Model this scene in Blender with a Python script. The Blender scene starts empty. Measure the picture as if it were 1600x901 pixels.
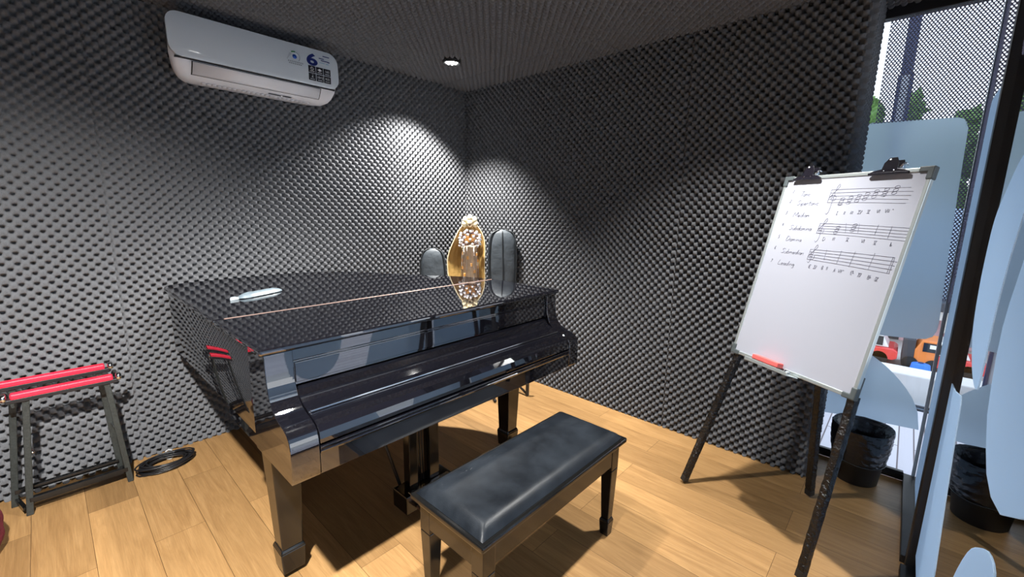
import bpy, math, random
import numpy as np
from mathutils import Vector, Matrix, noise
from math import sin, cos, pi, radians
random.seed(7)
SC = bpy.context.scene
COL = SC.collection
V = Vector

# ------------------------------------------------------------------ materials
def new_mat(name):
    m = bpy.data.materials.new(name); m.use_nodes = True
    nt = m.node_tree
    for n in list(nt.nodes): nt.nodes.remove(n)
    out = nt.nodes.new('ShaderNodeOutputMaterial')
    return m, nt, out
def N(nt, t, **kw):
    n = nt.nodes.new(t)
    for k, v in kw.items():
        if k in n.inputs: n.inputs[k].default_value = v
        else: setattr(n, k, v)
    return n
def rgba(c): return (c[0], c[1], c[2], 1.0)
def pbr(name, col, rough=.5, metal=0., ior=1.5, spec=.5, coat=0., bump=0., bscale=60., var=0., vscale=8., emit=None, estr=0., trans=0.):
    m, nt, out = new_mat(name)
    p = N(nt, 'ShaderNodeBsdfPrincipled')
    p.inputs['Base Color'].default_value = rgba(col)
    p.inputs['Roughness'].default_value = rough
    p.inputs['Metallic'].default_value = metal
    p.inputs['IOR'].default_value = ior
    p.inputs['Specular IOR Level'].default_value = spec
    p.inputs['Coat Weight'].default_value = coat
    p.inputs['Coat Roughness'].default_value = .04
    p.inputs['Transmission Weight'].default_value = trans
    if emit:
        p.inputs['Emission Color'].default_value = rgba(emit); p.inputs['Emission Strength'].default_value = estr
    tc = N(nt, 'ShaderNodeTexCoord')
    if var > 0:
        nz = N(nt, 'ShaderNodeTexNoise', Scale=vscale, Detail=5.)
        nt.links.new(tc.outputs['Object'], nz.inputs['Vector'])
        cr = N(nt, 'ShaderNodeValToRGB')
        cr.color_ramp.elements[0].position = .3; cr.color_ramp.elements[1].position = .7
        cr.color_ramp.elements[0].color = rgba([c*(1-var) for c in col])
        cr.color_ramp.elements[1].color = rgba([min(1, c*(1+var)) for c in col])
        nt.links.new(nz.outputs['Fac'], cr.inputs['Fac']); nt.links.new(cr.outputs['Color'], p.inputs['Base Color'])
    if bump > 0:
        nb = N(nt, 'ShaderNodeTexNoise', Scale=bscale, Detail=4.)
        nt.links.new(tc.outputs['Object'], nb.inputs['Vector'])
        b = N(nt, 'ShaderNodeBump', Strength=bump, Distance=.01)
        nt.links.new(nb.outputs['Fac'], b.inputs['Height']); nt.links.new(b.outputs['Normal'], p.inputs['Normal'])
    nt.links.new(p.outputs[0], out.inputs[0])
    return m

def floor_mat():
    m, nt, out = new_mat('oak_planks')
    tc = N(nt, 'ShaderNodeTexCoord')
    sp = N(nt, 'ShaderNodeSeparateXYZ'); nt.links.new(tc.outputs['Object'], sp.inputs[0])
    cb = N(nt, 'ShaderNodeCombineXYZ')
    nt.links.new(sp.outputs['Y'], cb.inputs['X']); nt.links.new(sp.outputs['X'], cb.inputs['Y'])
    br = N(nt, 'ShaderNodeTexBrick', Scale=1.0)
    br.offset = .37; br.offset_frequency = 2
    br.inputs['Brick Width'].default_value = 1.22; br.inputs['Row Height'].default_value = .182
    br.inputs['Mortar Size'].default_value = .0009; br.inputs['Mortar Smooth'].default_value = .1
    br.inputs['Color1'].default_value = (0, 0, 0, 1); br.inputs['Color2'].default_value = (1, 1, 1, 1)
    br.inputs['Mortar'].default_value = (.5, .5, .5, 1); br.inputs['Bias'].default_value = 0
    nt.links.new(cb.outputs[0], br.inputs['Vector'])
    # grain
    mp = N(nt, 'ShaderNodeMapping'); mp.inputs['Scale'].default_value = (1.3, 13, 1)
    nt.links.new(cb.outputs[0], mp.inputs['Vector'])
    off = N(nt, 'ShaderNodeVectorMath', operation='SCALE'); off.inputs['Scale'].default_value = 7.3
    nt.links.new(br.outputs['Color'], off.inputs[0])
    ad = N(nt, 'ShaderNodeVectorMath', operation='ADD')
    nt.links.new(mp.outputs[0], ad.inputs[0]); nt.links.new(off.outputs[0], ad.inputs[1])
    g1 = N(nt, 'ShaderNodeTexNoise', Scale=1.6, Detail=9., Roughness=.62, Distortion=1.6)
    nt.links.new(ad.outputs[0], g1.inputs['Vector'])
    mpf = N(nt, 'ShaderNodeMapping'); mpf.inputs['Scale'].default_value = (5, 150, 1)
    nt.links.new(cb.outputs[0], mpf.inputs['Vector'])
    g2 = N(nt, 'ShaderNodeTexNoise', Scale=1.5, Detail=5., Roughness=.7)
    nt.links.new(mpf.outputs[0], g2.inputs['Vector'])
    cr = N(nt, 'ShaderNodeValToRGB')
    e = cr.color_ramp.elements
    e[0].position = .22; e[0].color = (.300, .160, .060, 1)
    e[1].position = .75; e[1].color = (.49, .285, .118, 1)
    x = cr.color_ramp.elements.new(.5); x.color = (.40, .225, .089, 1)
    nt.links.new(g1.outputs['Fac'], cr.inputs['Fac'])
    mx = N(nt, 'ShaderNodeMix', data_type='RGBA', blend_type='MULTIPLY'); mx.inputs['Factor'].default_value = 1.
    pr = N(nt, 'ShaderNodeMapRange'); pr.inputs['To Min'].default_value = .72; pr.inputs['To Max'].default_value = 1.10
    nt.links.new(br.outputs['Color'], pr.inputs['Value'])
    nt.links.new(cr.outputs[0], mx.inputs[6]); nt.links.new(pr.outputs[0], mx.inputs[7])
    mx2 = N(nt, 'ShaderNodeMix', data_type='RGBA', blend_type='MULTIPLY'); mx2.inputs['Factor'].default_value = 1.
    pr2 = N(nt, 'ShaderNodeMapRange'); pr2.inputs['From Min'].default_value = .3; pr2.inputs['From Max'].default_value = .7
    pr2.inputs['To Min'].default_value = .82; pr2.inputs['To Max'].default_value = 1.10
    nt.links.new(g2.outputs['Fac'], pr2.inputs['Value'])
    nt.links.new(mx.outputs[2], mx2.inputs[6]); nt.links.new(pr2.outputs[0], mx2.inputs[7])
    mx3 = N(nt, 'ShaderNodeMix', data_type='RGBA'); mx3.inputs[7].default_value = (.10, .05, .02, 1)
    nt.links.new(br.outputs['Fac'], mx3.inputs[0]); nt.links.new(mx2.outputs[2], mx3.inputs[6])
    p = N(nt, 'ShaderNodeBsdfPrincipled', Roughness=.42)
    p.inputs['Specular IOR Level'].default_value = .35
    nt.links.new(mx3.outputs[2], p.inputs['Base Color'])
    b = N(nt, 'ShaderNodeBump', Strength=.12, Distance=.002)
    nt.links.new(g2.outputs['Fac'], b.inputs['Height']); nt.links.new(b.outputs['Normal'], p.inputs['Normal'])
    nt.links.new(p.outputs[0], out.inputs[0])
    return m

def foam_mat():
    m, nt, out = new_mat('acoustic_foam')
    tc = N(nt, 'ShaderNodeTexCoord')
    nz = N(nt, 'ShaderNodeTexNoise', Scale=420., Detail=2.)
    nt.links.new(tc.outputs['Object'], nz.inputs['Vector'])
    cr = N(nt, 'ShaderNodeValToRGB')
    cr.color_ramp.elements[0].position = .3; cr.color_ramp.elements[0].color = (.128, .130, .138, 1)
    cr.color_ramp.elements[1].position = .7; cr.color_ramp.elements[1].color = (.182, .185, .196, 1)
    nt.links.new(nz.outputs['Fac'], cr.inputs['Fac'])
    d = N(nt, 'ShaderNodeBsdfDiffuse', Roughness=1.)
    nt.links.new(cr.outputs[0], d.inputs['Color']); nt.links.new(d.outputs[0], out.inputs[0])
    return m

def glass_mat():
    m, nt, out = new_mat('window_glass')
    tr = N(nt, 'ShaderNodeBsdfTransparent'); tr.inputs['Color'].default_value = (.94, .975, .97, 1)
    gl = N(nt, 'ShaderNodeBsdfGlossy', Roughness=.0)
    fr = N(nt, 'ShaderNodeFresnel', IOR=1.45)
    mx = N(nt, 'ShaderNodeMixShader')
    nt.links.new(fr.outputs[0], mx.inputs[0]); nt.links.new(tr.outputs[0], mx.inputs[1]); nt.links.new(gl.outputs[0], mx.inputs[2])
    nt.links.new(mx.outputs[0], out.inputs[0])
    return m

def frosted_mat(name, col, clear=.25, rough=.45):
    # etched film: part diffused daylight, part blurred view, a little surface reflection
    m, nt, out = new_mat(name)
    tl = N(nt, 'ShaderNodeBsdfTranslucent'); tl.inputs['Color'].default_value = rgba(col)
    df = N(nt, 'ShaderNodeBsdfDiffuse'); df.inputs['Color'].default_value = rgba([c*.8 for c in col])
    rf = N(nt, 'ShaderNodeBsdfRefraction', Roughness=rough, IOR=1.12); rf.inputs['Color'].default_value = rgba(col)
    m1 = N(nt, 'ShaderNodeMixShader'); m1.inputs[0].default_value = .22
    nt.links.new(tl.outputs[0], m1.inputs[1]); nt.links.new(df.outputs[0], m1.inputs[2])
    m2 = N(nt, 'ShaderNodeMixShader'); m2.inputs[0].default_value = clear
    nt.links.new(m1.outputs[0], m2.inputs[1]); nt.links.new(rf.outputs[0], m2.inputs[2])
    nt.links.new(m2.outputs[0], out.inputs[0])
    return m

def perforated_mat():
    # grey window film punched with a hexagonal grid of round holes (pattern in the pane's own y-z / x-z metres)
    m, nt, out = new_mat('perforated_film')
    g = N(nt, 'ShaderNodeNewGeometry')
    s = N(nt, 'ShaderNodeSeparateXYZ'); nt.links.new(g.outputs['Position'], s.inputs[0])
    def mth(op, a, b=None):
        n = N(nt, 'ShaderNodeMath', operation=op)
        for i, v in enumerate((a, b)):
            if v is None: continue
            if isinstance(v, (int, float)): n.inputs[i].default_value = v
            else: nt.links.new(v, n.inputs[i])
        return n.outputs[0]
    P = .0145
    uu = mth('ADD', s.outputs['X'], s.outputs['Y'])
    def cell(du, dv):
        a = mth('SUBTRACT', mth('FRACT', mth('ADD', mth('DIVIDE', uu, P), du)), .5)
        b = mth('MULTIPLY', mth('SUBTRACT', mth('FRACT', mth('ADD', mth('DIVIDE', s.outputs['Z'], P*1.4), dv)), .5), 1.4)
        return mth('SQRT', mth('ADD', mth('MULTIPLY', a, a), mth('MULTIPLY', b, b)))
    d = mth('MINIMUM', cell(0, 0), cell(.5, .5))
    hole = mth('LESS_THAN', d, .31)
    tl = N(nt, 'ShaderNodeBsdfTranslucent'); tl.inputs['Color'].default_value = (.26, .26, .36, 1)
    df = N(nt, 'ShaderNodeBsdfDiffuse'); df.inputs['Color'].default_value = (.30, .30, .38, 1)
    m1 = N(nt, 'ShaderNodeMixShader'); m1.inputs[0].default_value = .5
    nt.links.new(tl.outputs[0], m1.inputs[1]); nt.links.new(df.outputs[0], m1.inputs[2])
    tr = N(nt, 'ShaderNodeBsdfTransparent')
    m2 = N(nt, 'ShaderNodeMixShader')
    nt.links.new(hole, m2.inputs[0]); nt.links.new(m1.outputs[0], m2.inputs[1]); nt.links.new(tr.outputs[0], m2.inputs[2])
    nt.links.new(m2.outputs[0], out.inputs[0])
    return m

def clear_plastic(name, col, fac):
    m, nt, out = new_mat(name)
    tr = N(nt, 'ShaderNodeBsdfTransparent')
    p = N(nt, 'ShaderNodeBsdfPrincipled', Roughness=.12); p.inputs['Base Color'].default_value = rgba(col)
    mx = N(nt, 'ShaderNodeMixShader'); mx.inputs[0].default_value = fac
    nt.links.new(tr.outputs[0], mx.inputs[1]); nt.links.new(p.outputs[0], mx.inputs[2]); nt.links.new(mx.outputs[0], out.inputs[0])
    return m

def deck_mat():
    m, nt, out = new_mat('deck_boards')
    tc = N(nt, 'ShaderNodeTexCoord')
    br = N(nt, 'ShaderNodeTexBrick', Scale=1.0); br.offset = .4
    br.inputs['Brick Width'].default_value = 2.4; br.inputs['Row Height'].default_value = .075
    br.inputs['Mortar Size'].default_value = .004
    br.inputs['Color1'].default_value = (.62, .60, .66, 1); br.inputs['Color2'].default_value = (.74, .72, .78, 1)
    br.inputs['Mortar'].default_value = (.16, .13, .14, 1)
    nt.links.new(tc.outputs['Object'], br.inputs['Vector'])
    p = N(nt, 'ShaderNodeBsdfPrincipled', Roughness=.6)
    nt.links.new(br.outputs['Color'], p.inputs['Base Color']); nt.links.new(p.outputs[0], out.inputs[0])
    return m

def leather_mat():
    m, nt, out = new_mat('black_leather')
    tc = N(nt, 'ShaderNodeTexCoord')
    n1 = N(nt, 'ShaderNodeTexNoise', Scale=5., Detail=6., Roughness=.65)
    nt.links.new(tc.outputs['Object'], n1.inputs['Vector'])
    cr = N(nt, 'ShaderNodeValToRGB')
    cr.color_ramp.elements[0].position = .35; cr.color_ramp.elements[0].color = (.004, .0055, .008, 1)
    cr.color_ramp.elements[1].position = .75; cr.color_ramp.elements[1].color = (.018, .023, .030, 1)
    nt.links.new(n1.outputs['Fac'], cr.inputs['Fac'])
    rr = N(nt, 'ShaderNodeMapRange'); rr.inputs['To Min'].default_value = .30; rr.inputs['To Max'].default_value = .50
    nt.links.new(n1.outputs['Fac'], rr.inputs['Value'])
    p = N(nt, 'ShaderNodeBsdfPrincipled'); p.inputs['Specular IOR Level'].default_value = .22
    nt.links.new(cr.outputs[0], p.inputs['Base Color']); nt.links.new(rr.outputs[0], p.inputs['Roughness'])
    vo = N(nt, 'ShaderNodeTexVoronoi', Scale=340.)
    nt.links.new(tc.outputs['Object'], vo.inputs['Vector'])
    b = N(nt, 'ShaderNodeBump', Strength=.10, Distance=.002)
    nt.links.new(vo.outputs['Distance'], b.inputs['Height']); nt.links.new(b.outputs['Normal'], p.inputs['Normal'])
    nt.links.new(p.outputs[0], out.inputs[0])
    return m

M = {}
M['foam'] = foam_mat()
M['floor'] = floor_mat()
M['glass'] = glass_mat()
M['frost'] = frosted_mat('frosted_film', (.74, .83, .90), .45, .5)
M['frost2'] = frosted_mat('frosted_film_pale', (.64, .76, .88), .10, .5)
M['perf'] = perforated_mat()
M['lacquer'] = pbr('black_piano_lacquer', (.004, .004, .006), .03, ior=2.6)
M['lacquer_bench'] = pbr('black_bench_lacquer', (.006, .006, .006), .11, ior=1.55)
M['leather'] = leather_mat()
M['brass'] = pbr('hinge_brass', (.24, .16, .135), .5, metal=.6)
M['steel_black'] = pbr('black_frame', (.012, .012, .014), .45, bump=.1, bscale=300)
M['rail'] = pbr('blue_grey_frame', (.20, .26, .34), .35)
M['ac_white'] = pbr('air_conditioner_shell', (.70, .70, .74), .30, var=.03)
M['ac_front'] = pbr('air_conditioner_gloss', (.66, .72, .78), .06, coat=.6, ior=1.6)
M['dark'] = pbr('dark_gap', (.01, .01, .012), .6)
M['navy'] = pbr('navy_print', (.01, .022, .16), .4)
M['print_black'] = pbr('black_print', (.008, .008, .016), .4)
M['print_white'] = pbr('white_print', (.75, .78, .82), .4)
M['print_green'] = pbr('green_print', (.04, .22, .07), .4)
M['print_cyan'] = pbr('pale_blue_print', (.30, .52, .66), .4)
M['print_blue'] = pbr('blue_print', (.02, .10, .50), .4)
M['print_grey'] = pbr('grey_print', (.30, .34, .38), .4)
M['board'] = pbr('whiteboard_enamel', (.40, .415, .48), .3, coat=.08)
M['alu'] = pbr('aluminium', (.66, .72, .72), .32, metal=.75)
M['greyplastic'] = pbr('grey_plastic', (.075, .09, .095), .45)
M['ink'] = pbr('marker_ink', (.16, .16, .22), .7)
M['chrome'] = pbr('chrome', (.80, .82, .86), .10, metal=1.)
M['clipblack'] = pbr('clip_enamel', (.010, .009, .014), .22, ior=1.6)
M['red'] = pbr('red_vinyl', (.80, .020, .055), .45, bump=.1, bscale=200)
M['tube'] = pbr('hammered_black_steel', (.035, .040, .038), .35, bump=.35, bscale=420, var=.3, vscale=120)
M['cable'] = pbr('cable_rubber', (.012, .012, .014), .35)
M['tie'] = pbr('cable_tie', (.45, .45, .45), .35)
M['maroon'] = pbr('maroon_cloth', (.15, .008, .022), .85, bump=.5, bscale=90, var=.25, vscale=60)
M['leaf'] = pbr('dried_palm_leaf', (.47, .29, .09), .5, var=.12, vscale=12, bump=.25, bscale=40)
M['leafpale'] = pbr('folded_palm_leaf', (.86, .74, .48), .6, var=.08, vscale=30)
M['leafdark'] = pbr('dark_twine', (.10, .035, .015), .7)
M['bamboo'] = pbr('bamboo_tube', (.62, .48, .34), .4, var=.15, vscale=25)
M['string'] = pbr('wire_string', (.75, .75, .78), .25, metal=1.)
M['bead'] = pbr('white_peg', (.82, .80, .82), .25)
M['amber'] = pbr('amber_bridge', (.85, .42, .11), .45)
M['pegdark'] = pbr('dark_peg', (.07, .04, .06), .4)
M['bag'] = pbr('grey_nylon', (.048, .058, .068), .55, bump=.55, bscale=14, var=.15, vscale=9)
M['bagdark'] = pbr('black_piping', (.012, .014, .016), .5)
M['white_paper'] = pbr('packet_paper', (.13, .165, .19), .35, var=.15, vscale=60)
M['clear'] = clear_plastic('clear_plastic', (.55, .62, .66), .55)
M['bin'] = pbr('bin_plastic', (.014, .014, .015), .5)
M['liner'] = pbr('bin_liner', (.014, .015, .018), .2, ior=1.6, bump=.9, bscale=26)
M['wrap'] = pbr('black_wrap', (.006, .006, .007), .2, ior=1.5, bump=1.4, bscale=70)
M['sponge'] = pbr('eraser_red', (.86, .13, .12), .5)
M['felt'] = pbr('eraser_felt', (.07, .06, .05), .9)
M['led'] = pbr('led_lens', (1, 1, 1), .2, emit=(1., .98, .95), estr=14.)
M['rim_dark'] = pbr('lamp_rim', (.02, .02, .022), .4)
M['deck'] = deck_mat()
M['concrete'] = pbr('white_parapet', (.82, .81, .80), .7, var=.06)
M['deck_end_shade'] = pbr('blue_deck_shade', (.33, .48, .66), .4)
M['asphalt'] = pbr('street_concrete', (.62, .60, .58), .9, var=.12, vscale=.6)
M['facade_blue'] = pbr('blue_grey_facade', (.27, .38, .52), .7, var=.05, vscale=1.)
M['facade_pink'] = pbr('pink_facade', (.72, .47, .50), .7, var=.05, vscale=1.)
M['facade_dark'] = pbr('dark_eave', (.05, .05, .06), .6)
M['sign_orange'] = pbr('orange_sign', (.90, .34, .10), .5)
M['sign_red'] = pbr('red_sign', (.85, .10, .13), .5)
M['sign_white'] = pbr('white_sign', (.85, .85, .82), .5)
M['car_red'] = pbr('car_red', (.80, .06, .06), .25, coat=.5)
M['car_white'] = pbr('car_white', (.85, .86, .86), .25, coat=.5)
M['car_glass'] = pbr('car_glass', (.02, .025, .03), .08)
M['tyre'] = pbr('tyre', (.015, .015, .016), .8)
M['orange'] = pbr('orange_paint', (.83, .25, .05), .35)
M['blue'] = pbr('blue_barrel', (.03, .19, .74), .4)
M['leafgreen'] = pbr('foliage', (.10, .20, .05), .8, var=.5, vscale=3.)
M['lime'] = pbr('lime_foliage', (.42, .58, .07), .8, var=.3, vscale=9.)
M['bark'] = pbr('bark', (.10, .07, .05), .9)
M['navy_steel'] = pbr('navy_post', (.035, .05, .12), .45)
M['pale_steel'] = pbr('pale_post', (.50, .55, .62), .45)

# ------------------------------------------------------------------ mesh builder
WORG = {}
class B:
    def __init__(s, mat=None):
        s.v = []; s.f = []; s.mi = []; s.M = mat; s.cur = 0; s.sm = []; s.smooth = False
    def add(s, verts, faces, smooth=None):
        o = len(s.v)
        for p in verts:
            p = V(p)
            if s.M is not None: p = s.M @ p
            s.v.append(p)
        sm = s.smooth if smooth is None else smooth
        for f in faces:
            s.f.append([i+o for i in f]); s.mi.append(s.cur); s.sm.append(sm)
        return s
    def box(s, x0, x1, y0, y1, z0, z1):
        vs = [(x, y, z) for z in (z0, z1) for y in (y0, y1) for x in (x0, x1)]
        return s.add(vs, [(0,2,3,1),(4,5,7,6),(0,1,5,4),(2,6,7,3),(0,4,6,2),(1,3,7,5)])
    def frustum(s, c0, a0, b0, c1, a1, b1):
        # rectangular section from centre c0 (half sizes a0,b0) to c1
        vs = []
        for c, a, b in ((c0, a0, b0), (c1, a1, b1)):
            for sx, sy in ((-1,-1),(1,-1),(1,1),(-1,1)): vs.append((c[0]+sx*a, c[1]+sy*b, c[2]))
        return s.add(vs, [(3,2,1,0),(4,5,6,7),(0,1,5,4),(1,2,6,5),(2,3,7,6),(3,0,4,7)])
    def prism(s, poly, axis, a, b, smooth=None):
        # poly: 2-D outline in the two other axes (x: (y,z); y: (x,z); z: (x,y))
        n = len(poly)
        def mk(p, t): return {'x': (t, p[0], p[1]), 'y': (p[0], t, p[1]), 'z': (p[0], p[1], t)}[axis]
        vs = [mk(p, a) for p in poly] + [mk(p, b) for p in poly]
        fs = [list(range(n))[::-1], list(range(n, 2*n))]
        s.add(vs, fs, False)
        o = len(s.v) - 2*n
        sm = s.smooth if smooth is None else smooth
        for i in range(n):
            j = (i+1) % n
            s.f.append([o+i, o+j, o+n+j, o+n+i]); s.mi.append(s.cur); s.sm.append(sm)
        return s
    def tube(s, path, r, n=8, cap=True, smooth=True, squash=None):
        path = [V(p) for p in path]; k = len(path)
        rs = r if isinstance(r, (list, tuple)) else [r]*k
        t0 = (path[1]-path[0]).normalized()
        a = V((0,0,1)) if abs(t0.z) < .9 else V((1,0,0))
        nx = t0.cross(a).normalized()
        vs = []
        for i, p in enumerate(path):
            t = (path[min(i+1,k-1)] - path[max(i-1,0)]).normalized()
            nx = (nx - t*nx.dot(t)).normalized(); ny = t.cross(nx)
            for j in range(n):
                an = 2*pi*j/n
                vs.append(p + (nx*cos(an) + ny*sin(an))*rs[i])
        fs = []
        for i in range(k-1):
            for j in range(n):
                fs.append((i*n+j, i*n+(j+1)%n, (i+1)*n+(j+1)%n, (i+1)*n+j))
        if cap: fs += [tuple(range(n))[::-1], tuple(range((k-1)*n, k*n))]
        return s.add(vs, fs, smooth)
    def bar(s, p0, p1, w, d, side=(1,0,0)):
        # rectangular bar from p0 to p1, width w along `side`
        p0, p1 = V(p0), V(p1); t = (p1-p0).normalized()
        sx = V(side); sx = (sx - t*sx.dot(t)).normalized(); sy = t.cross(sx)
        vs = [p + sx*a*w/2 + sy*b*d/2 for p in (p0, p1) for a, b in ((-1,-1),(1,-1),(1,1),(-1,1))]
        return s.add(vs, [(3,2,1,0),(4,5,6,7),(0,1,5,4),(1,2,6,5),(2,3,7,6),(3,0,4,7)], False)
    def lathe(s, prof, n=32, c=(0,0,0), smooth=True, closed=False):
        c = V(c); vs = []; k = len(prof)
        for r, z in prof:
            for j in range(n):
                a = 2*pi*j/n; vs.append(c + V((r*cos(a), r*sin(a), z)))
        fs = [(i*n+j, i*n+(j+1)%n, (i+1)*n+(j+1)%n, (i+1)*n+j) for i in range(k-1) for j in range(n)]
        if closed: fs += [((k-1)*n+j, (k-1)*n+(j+1)%n, (j+1)%n, j) for j in range(n)]
        else: fs += [tuple(range(n))[::-1], tuple(range((k-1)*n, k*n))]
        return s.add(vs, fs, smooth)
    def ball(s, c, r, nu=10, nv=6, sc=(1,1,1), jit=None):
        c = V(c); vs = [c + V((0,0,-r*sc[2]))]
        for i in range(1, nv):
            t = -pi/2 + pi*i/nv
            for j in range(nu):
                a = 2*pi*j/nu; d = V((cos(t)*cos(a)*sc[0], cos(t)*sin(a)*sc[1], sin(t)*sc[2]))
                k = 1. if jit is None else 1 + jit*noise.noise(d*2.3 + c*1.7)
                vs.append(c + d*r*k)
        vs.append(c + V((0,0,r*sc[2])))
        fs = []
        for j in range(nu): fs.append((0, 1+(j+1)%nu, 1+j))
        for i in range(nv-2):
            for j in range(nu):
                a = 1+i*nu; fs.append((a+j, a+(j+1)%nu, a+nu+(j+1)%nu, a+nu+j))
        t = len(vs)-1; a = 1+(nv-2)*nu
        for j in range(nu): fs.append((a+j, a+(j+1)%nu, t))
        return s.add(vs, fs, True)
    def grid(s, fn, nu, nv, smooth=True):
        vs = [fn(i/nu, j/nv) for j in range(nv+1) for i in range(nu+1)]
        fs = [(j*(nu+1)+i, j*(nu+1)+i+1, (j+1)*(nu+1)+i+1, (j+1)*(nu+1)+i) for j in range(nv) for i in range(nu)]
        return s.add(vs, fs, smooth)
    def build(s, name, mats, parent=None, bevel=0., seg=2, label=None, subsurf=0, solid=0.):
        if not isinstance(mats, (list, tuple)): mats = [mats]
        lo = V([min(p[i] for p in s.v) for i in range(3)]); hi = V([max(p[i] for p in s.v) for i in range(3)])
        c = (lo+hi)/2
        if parent is None: c.z = lo.z
        me = bpy.data.meshes.new(name)
        me.from_pydata([tuple(p-c) for p in s.v], [], s.f)
        for m in mats: me.materials.append(M[m] if isinstance(m, str) else m)
        me.polygons.foreach_set('material_index', s.mi)
        me.polygons.foreach_set('use_smooth', s.sm)
        me.update()
        o = bpy.data.objects.new(name, me); COL.objects.link(o)
        place(o, c, parent)
        if label: o['label'] = label
        if solid:
            md = o.modifiers.new('thickness', 'SOLIDIFY'); md.thickness = solid; md.offset = 0
        if bevel > 0:
            md = o.modifiers.new('bevel', 'BEVEL'); md.width = bevel; md.segments = seg; md.limit_method = 'ANGLE'; md.angle_limit = radians(38)
            md.harden_normals = False
        if subsurf:
            md = o.modifiers.new('sub', 'SUBSURF'); md.levels = subsurf; md.render_levels = subsurf
        return o
def place(o, c, parent):
    WORG[o.name] = V(c)
    if parent is not None:
        o.parent = parent; o.location = V(c) - WORG[parent.name]
    else: o.location = V(c)
def thing(name, label, cat, loc, group=None):
    o = bpy.data.objects.new(name, None); COL.objects.link(o)
    o.empty_display_size = .1
    place(o, V(loc), None); return tag(o, label, cat, group)
def tag(o, label, cat, group=None):
    o['label'] = label; o['category'] = cat
    if group: o['group'] = group
    return o
def struct(o): o['kind'] = 'structure'; return o
def rrect(x0, x1, z0, z1, r, n=6):
    pts = []
    rr = r if isinstance(r, (list, tuple)) else [r]*4   # bl br tr tl
    for (cx, cz, a0, q) in ((x0, z0, pi, rr[0]), (x1, z0, 1.5*pi, rr[1]), (x1, z1, 0, rr[2]), (x0, z1, .5*pi, rr[3])):
        px = cx + (q if cx == x0 else -q); pz = cz + (q if cz == z0 else -q)
        for i in range(n+1):
            a = a0 + .5*pi*i/n; pts.append((px + q*cos(a), pz + q*sin(a)))
    return pts
def catmull(pts, k=8, closed=False):
    pts = [V(p) if len(p) == 3 else V((p[0], p[1], 0)) for p in pts]; n = len(pts); out = []
    rng = range(n) if closed else range(n-1)
    for i in rng:
        if closed: p0, p1, p2, p3 = pts[(i-1)%n], pts[i], pts[(i+1)%n], pts[(i+2)%n]
        else: p0, p1, p2, p3 = pts[max(i-1,0)], pts[i], pts[i+1], pts[min(i+2,n-1)]
        for j in range(k):
            t = j/k
            out.append(.5*((2*p1) + (p2-p0)*t + (2*p0-5*p1+4*p2-p3)*t*t + (3*p1-p0-3*p2+p3)*t**3))
    if not closed: out.append(pts[-1])
    return out
def text_polys(s, txt, size, mat4, align='CENTER', extrude=.0006, bold=0.):
    cu = bpy.data.curves.new('txt', 'FONT'); cu.body = txt; cu.size = size; cu.align_x = align; cu.align_y = 'CENTER'
    cu.extrude = extrude; cu.offset = bold
    ob = bpy.data.objects.new('txt', cu); COL.objects.link(ob)
    dg = bpy.context.evaluated_depsgraph_get(); dg.update()
    me = bpy.data.meshes.new_from_object(ob.evaluated_get(dg))
    s.add([mat4 @ v.co for v in me.vertices], [list(p.vertices) for p in me.polygons], False)
    bpy.data.objects.remove(ob); bpy.data.curves.remove(cu); bpy.data.meshes.remove(me)

# ------------------------------------------------------------------ egg-crate foam
def foam_sheet(O, U, W, Nn, ul, vl, step, amp=.045, seams=(), pu=0., pv=0., back=.03, patches=()):
    O, U, W, Nn = [np.array(a, float) for a in (O, U, W, Nn)]
    nu, nv = int(round(ul/step)), int(round(vl/step))
    u = np.linspace(0, ul, nu+1); v = np.linspace(0, vl, nv+1)
    uu, vv = np.meshgrid(u, v)
    k = 2*pi/.05
    ph = np.zeros_like(uu)
    for i, su in enumerate(seams): ph += np.where(uu > su, 1.7+i, 0.)
    s = (1 + np.cos(k*(uu+pu)+ph)*np.cos(k*(vv+pv)+ph*.6))/2
    for (a0, a1, b0, b1, p) in patches:
        mk = (uu > a0) & (uu < a1) & (vv > b0) & (vv < b1)
        s = np.where(mk, (1 + np.cos(k*uu+p)*np.cos(k*vv+p*.7))/2, s)
    tt = np.clip((s-.10)/.62, 0, 1)
    h = amp*(.72*tt*tt*(3-2*tt) + .28*s)
    for su in seams: h = h - .010*np.exp(-((uu-su)/.004)**2)
    for (a0, a1, b0, b1, p) in patches:
        d = np.minimum(np.minimum(abs(uu-a0), abs(uu-a1)) + np.where((vv > b0) & (vv < b1), 0, 9), np.minimum(abs(vv-b0), abs(vv-b1)) + np.where((uu > a0) & (uu < a1), 0, 9))
        h = h - .014*np.exp(-(d/.006)**2)
        mk = (uu > a0) & (uu < a1) & (vv > b0) & (vv < b1); h = h + np.where(mk, .006, 0)
    P = O + uu[..., None]*U + vv[..., None]*W + h[..., None]*Nn
    P = P.reshape(-1, 3)
    idx = np.arange((nu+1)*(nv+1)).reshape(nv+1, nu+1)
    q = np.stack([idx[:-1,:-1], idx[:-1,1:], idx[1:,1:], idx[1:,:-1]], -1).reshape(-1, 4)
    # skirt to a back plane so the sheet is a solid slab
    bd = np.concatenate([idx[0,:-1], idx[:-1,-1], idx[-1,:0:-1], idx[:0:-1,0]])
    base = P[bd] - ((P[bd]-O)@Nn)[:, None]*Nn - back*Nn
    nb = len(P); P = np.concatenate([P, base])
    j = np.arange(len(bd)); j2 = (j+1) % len(bd)
    sk = np.stack([bd[j2], bd[j], nb+j, nb+j2], -1)
    q = np.concatenate([q, sk])
    if np.dot(np.cross(U, W), Nn) < 0: q = q[:, ::-1]
    return P, q
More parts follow.
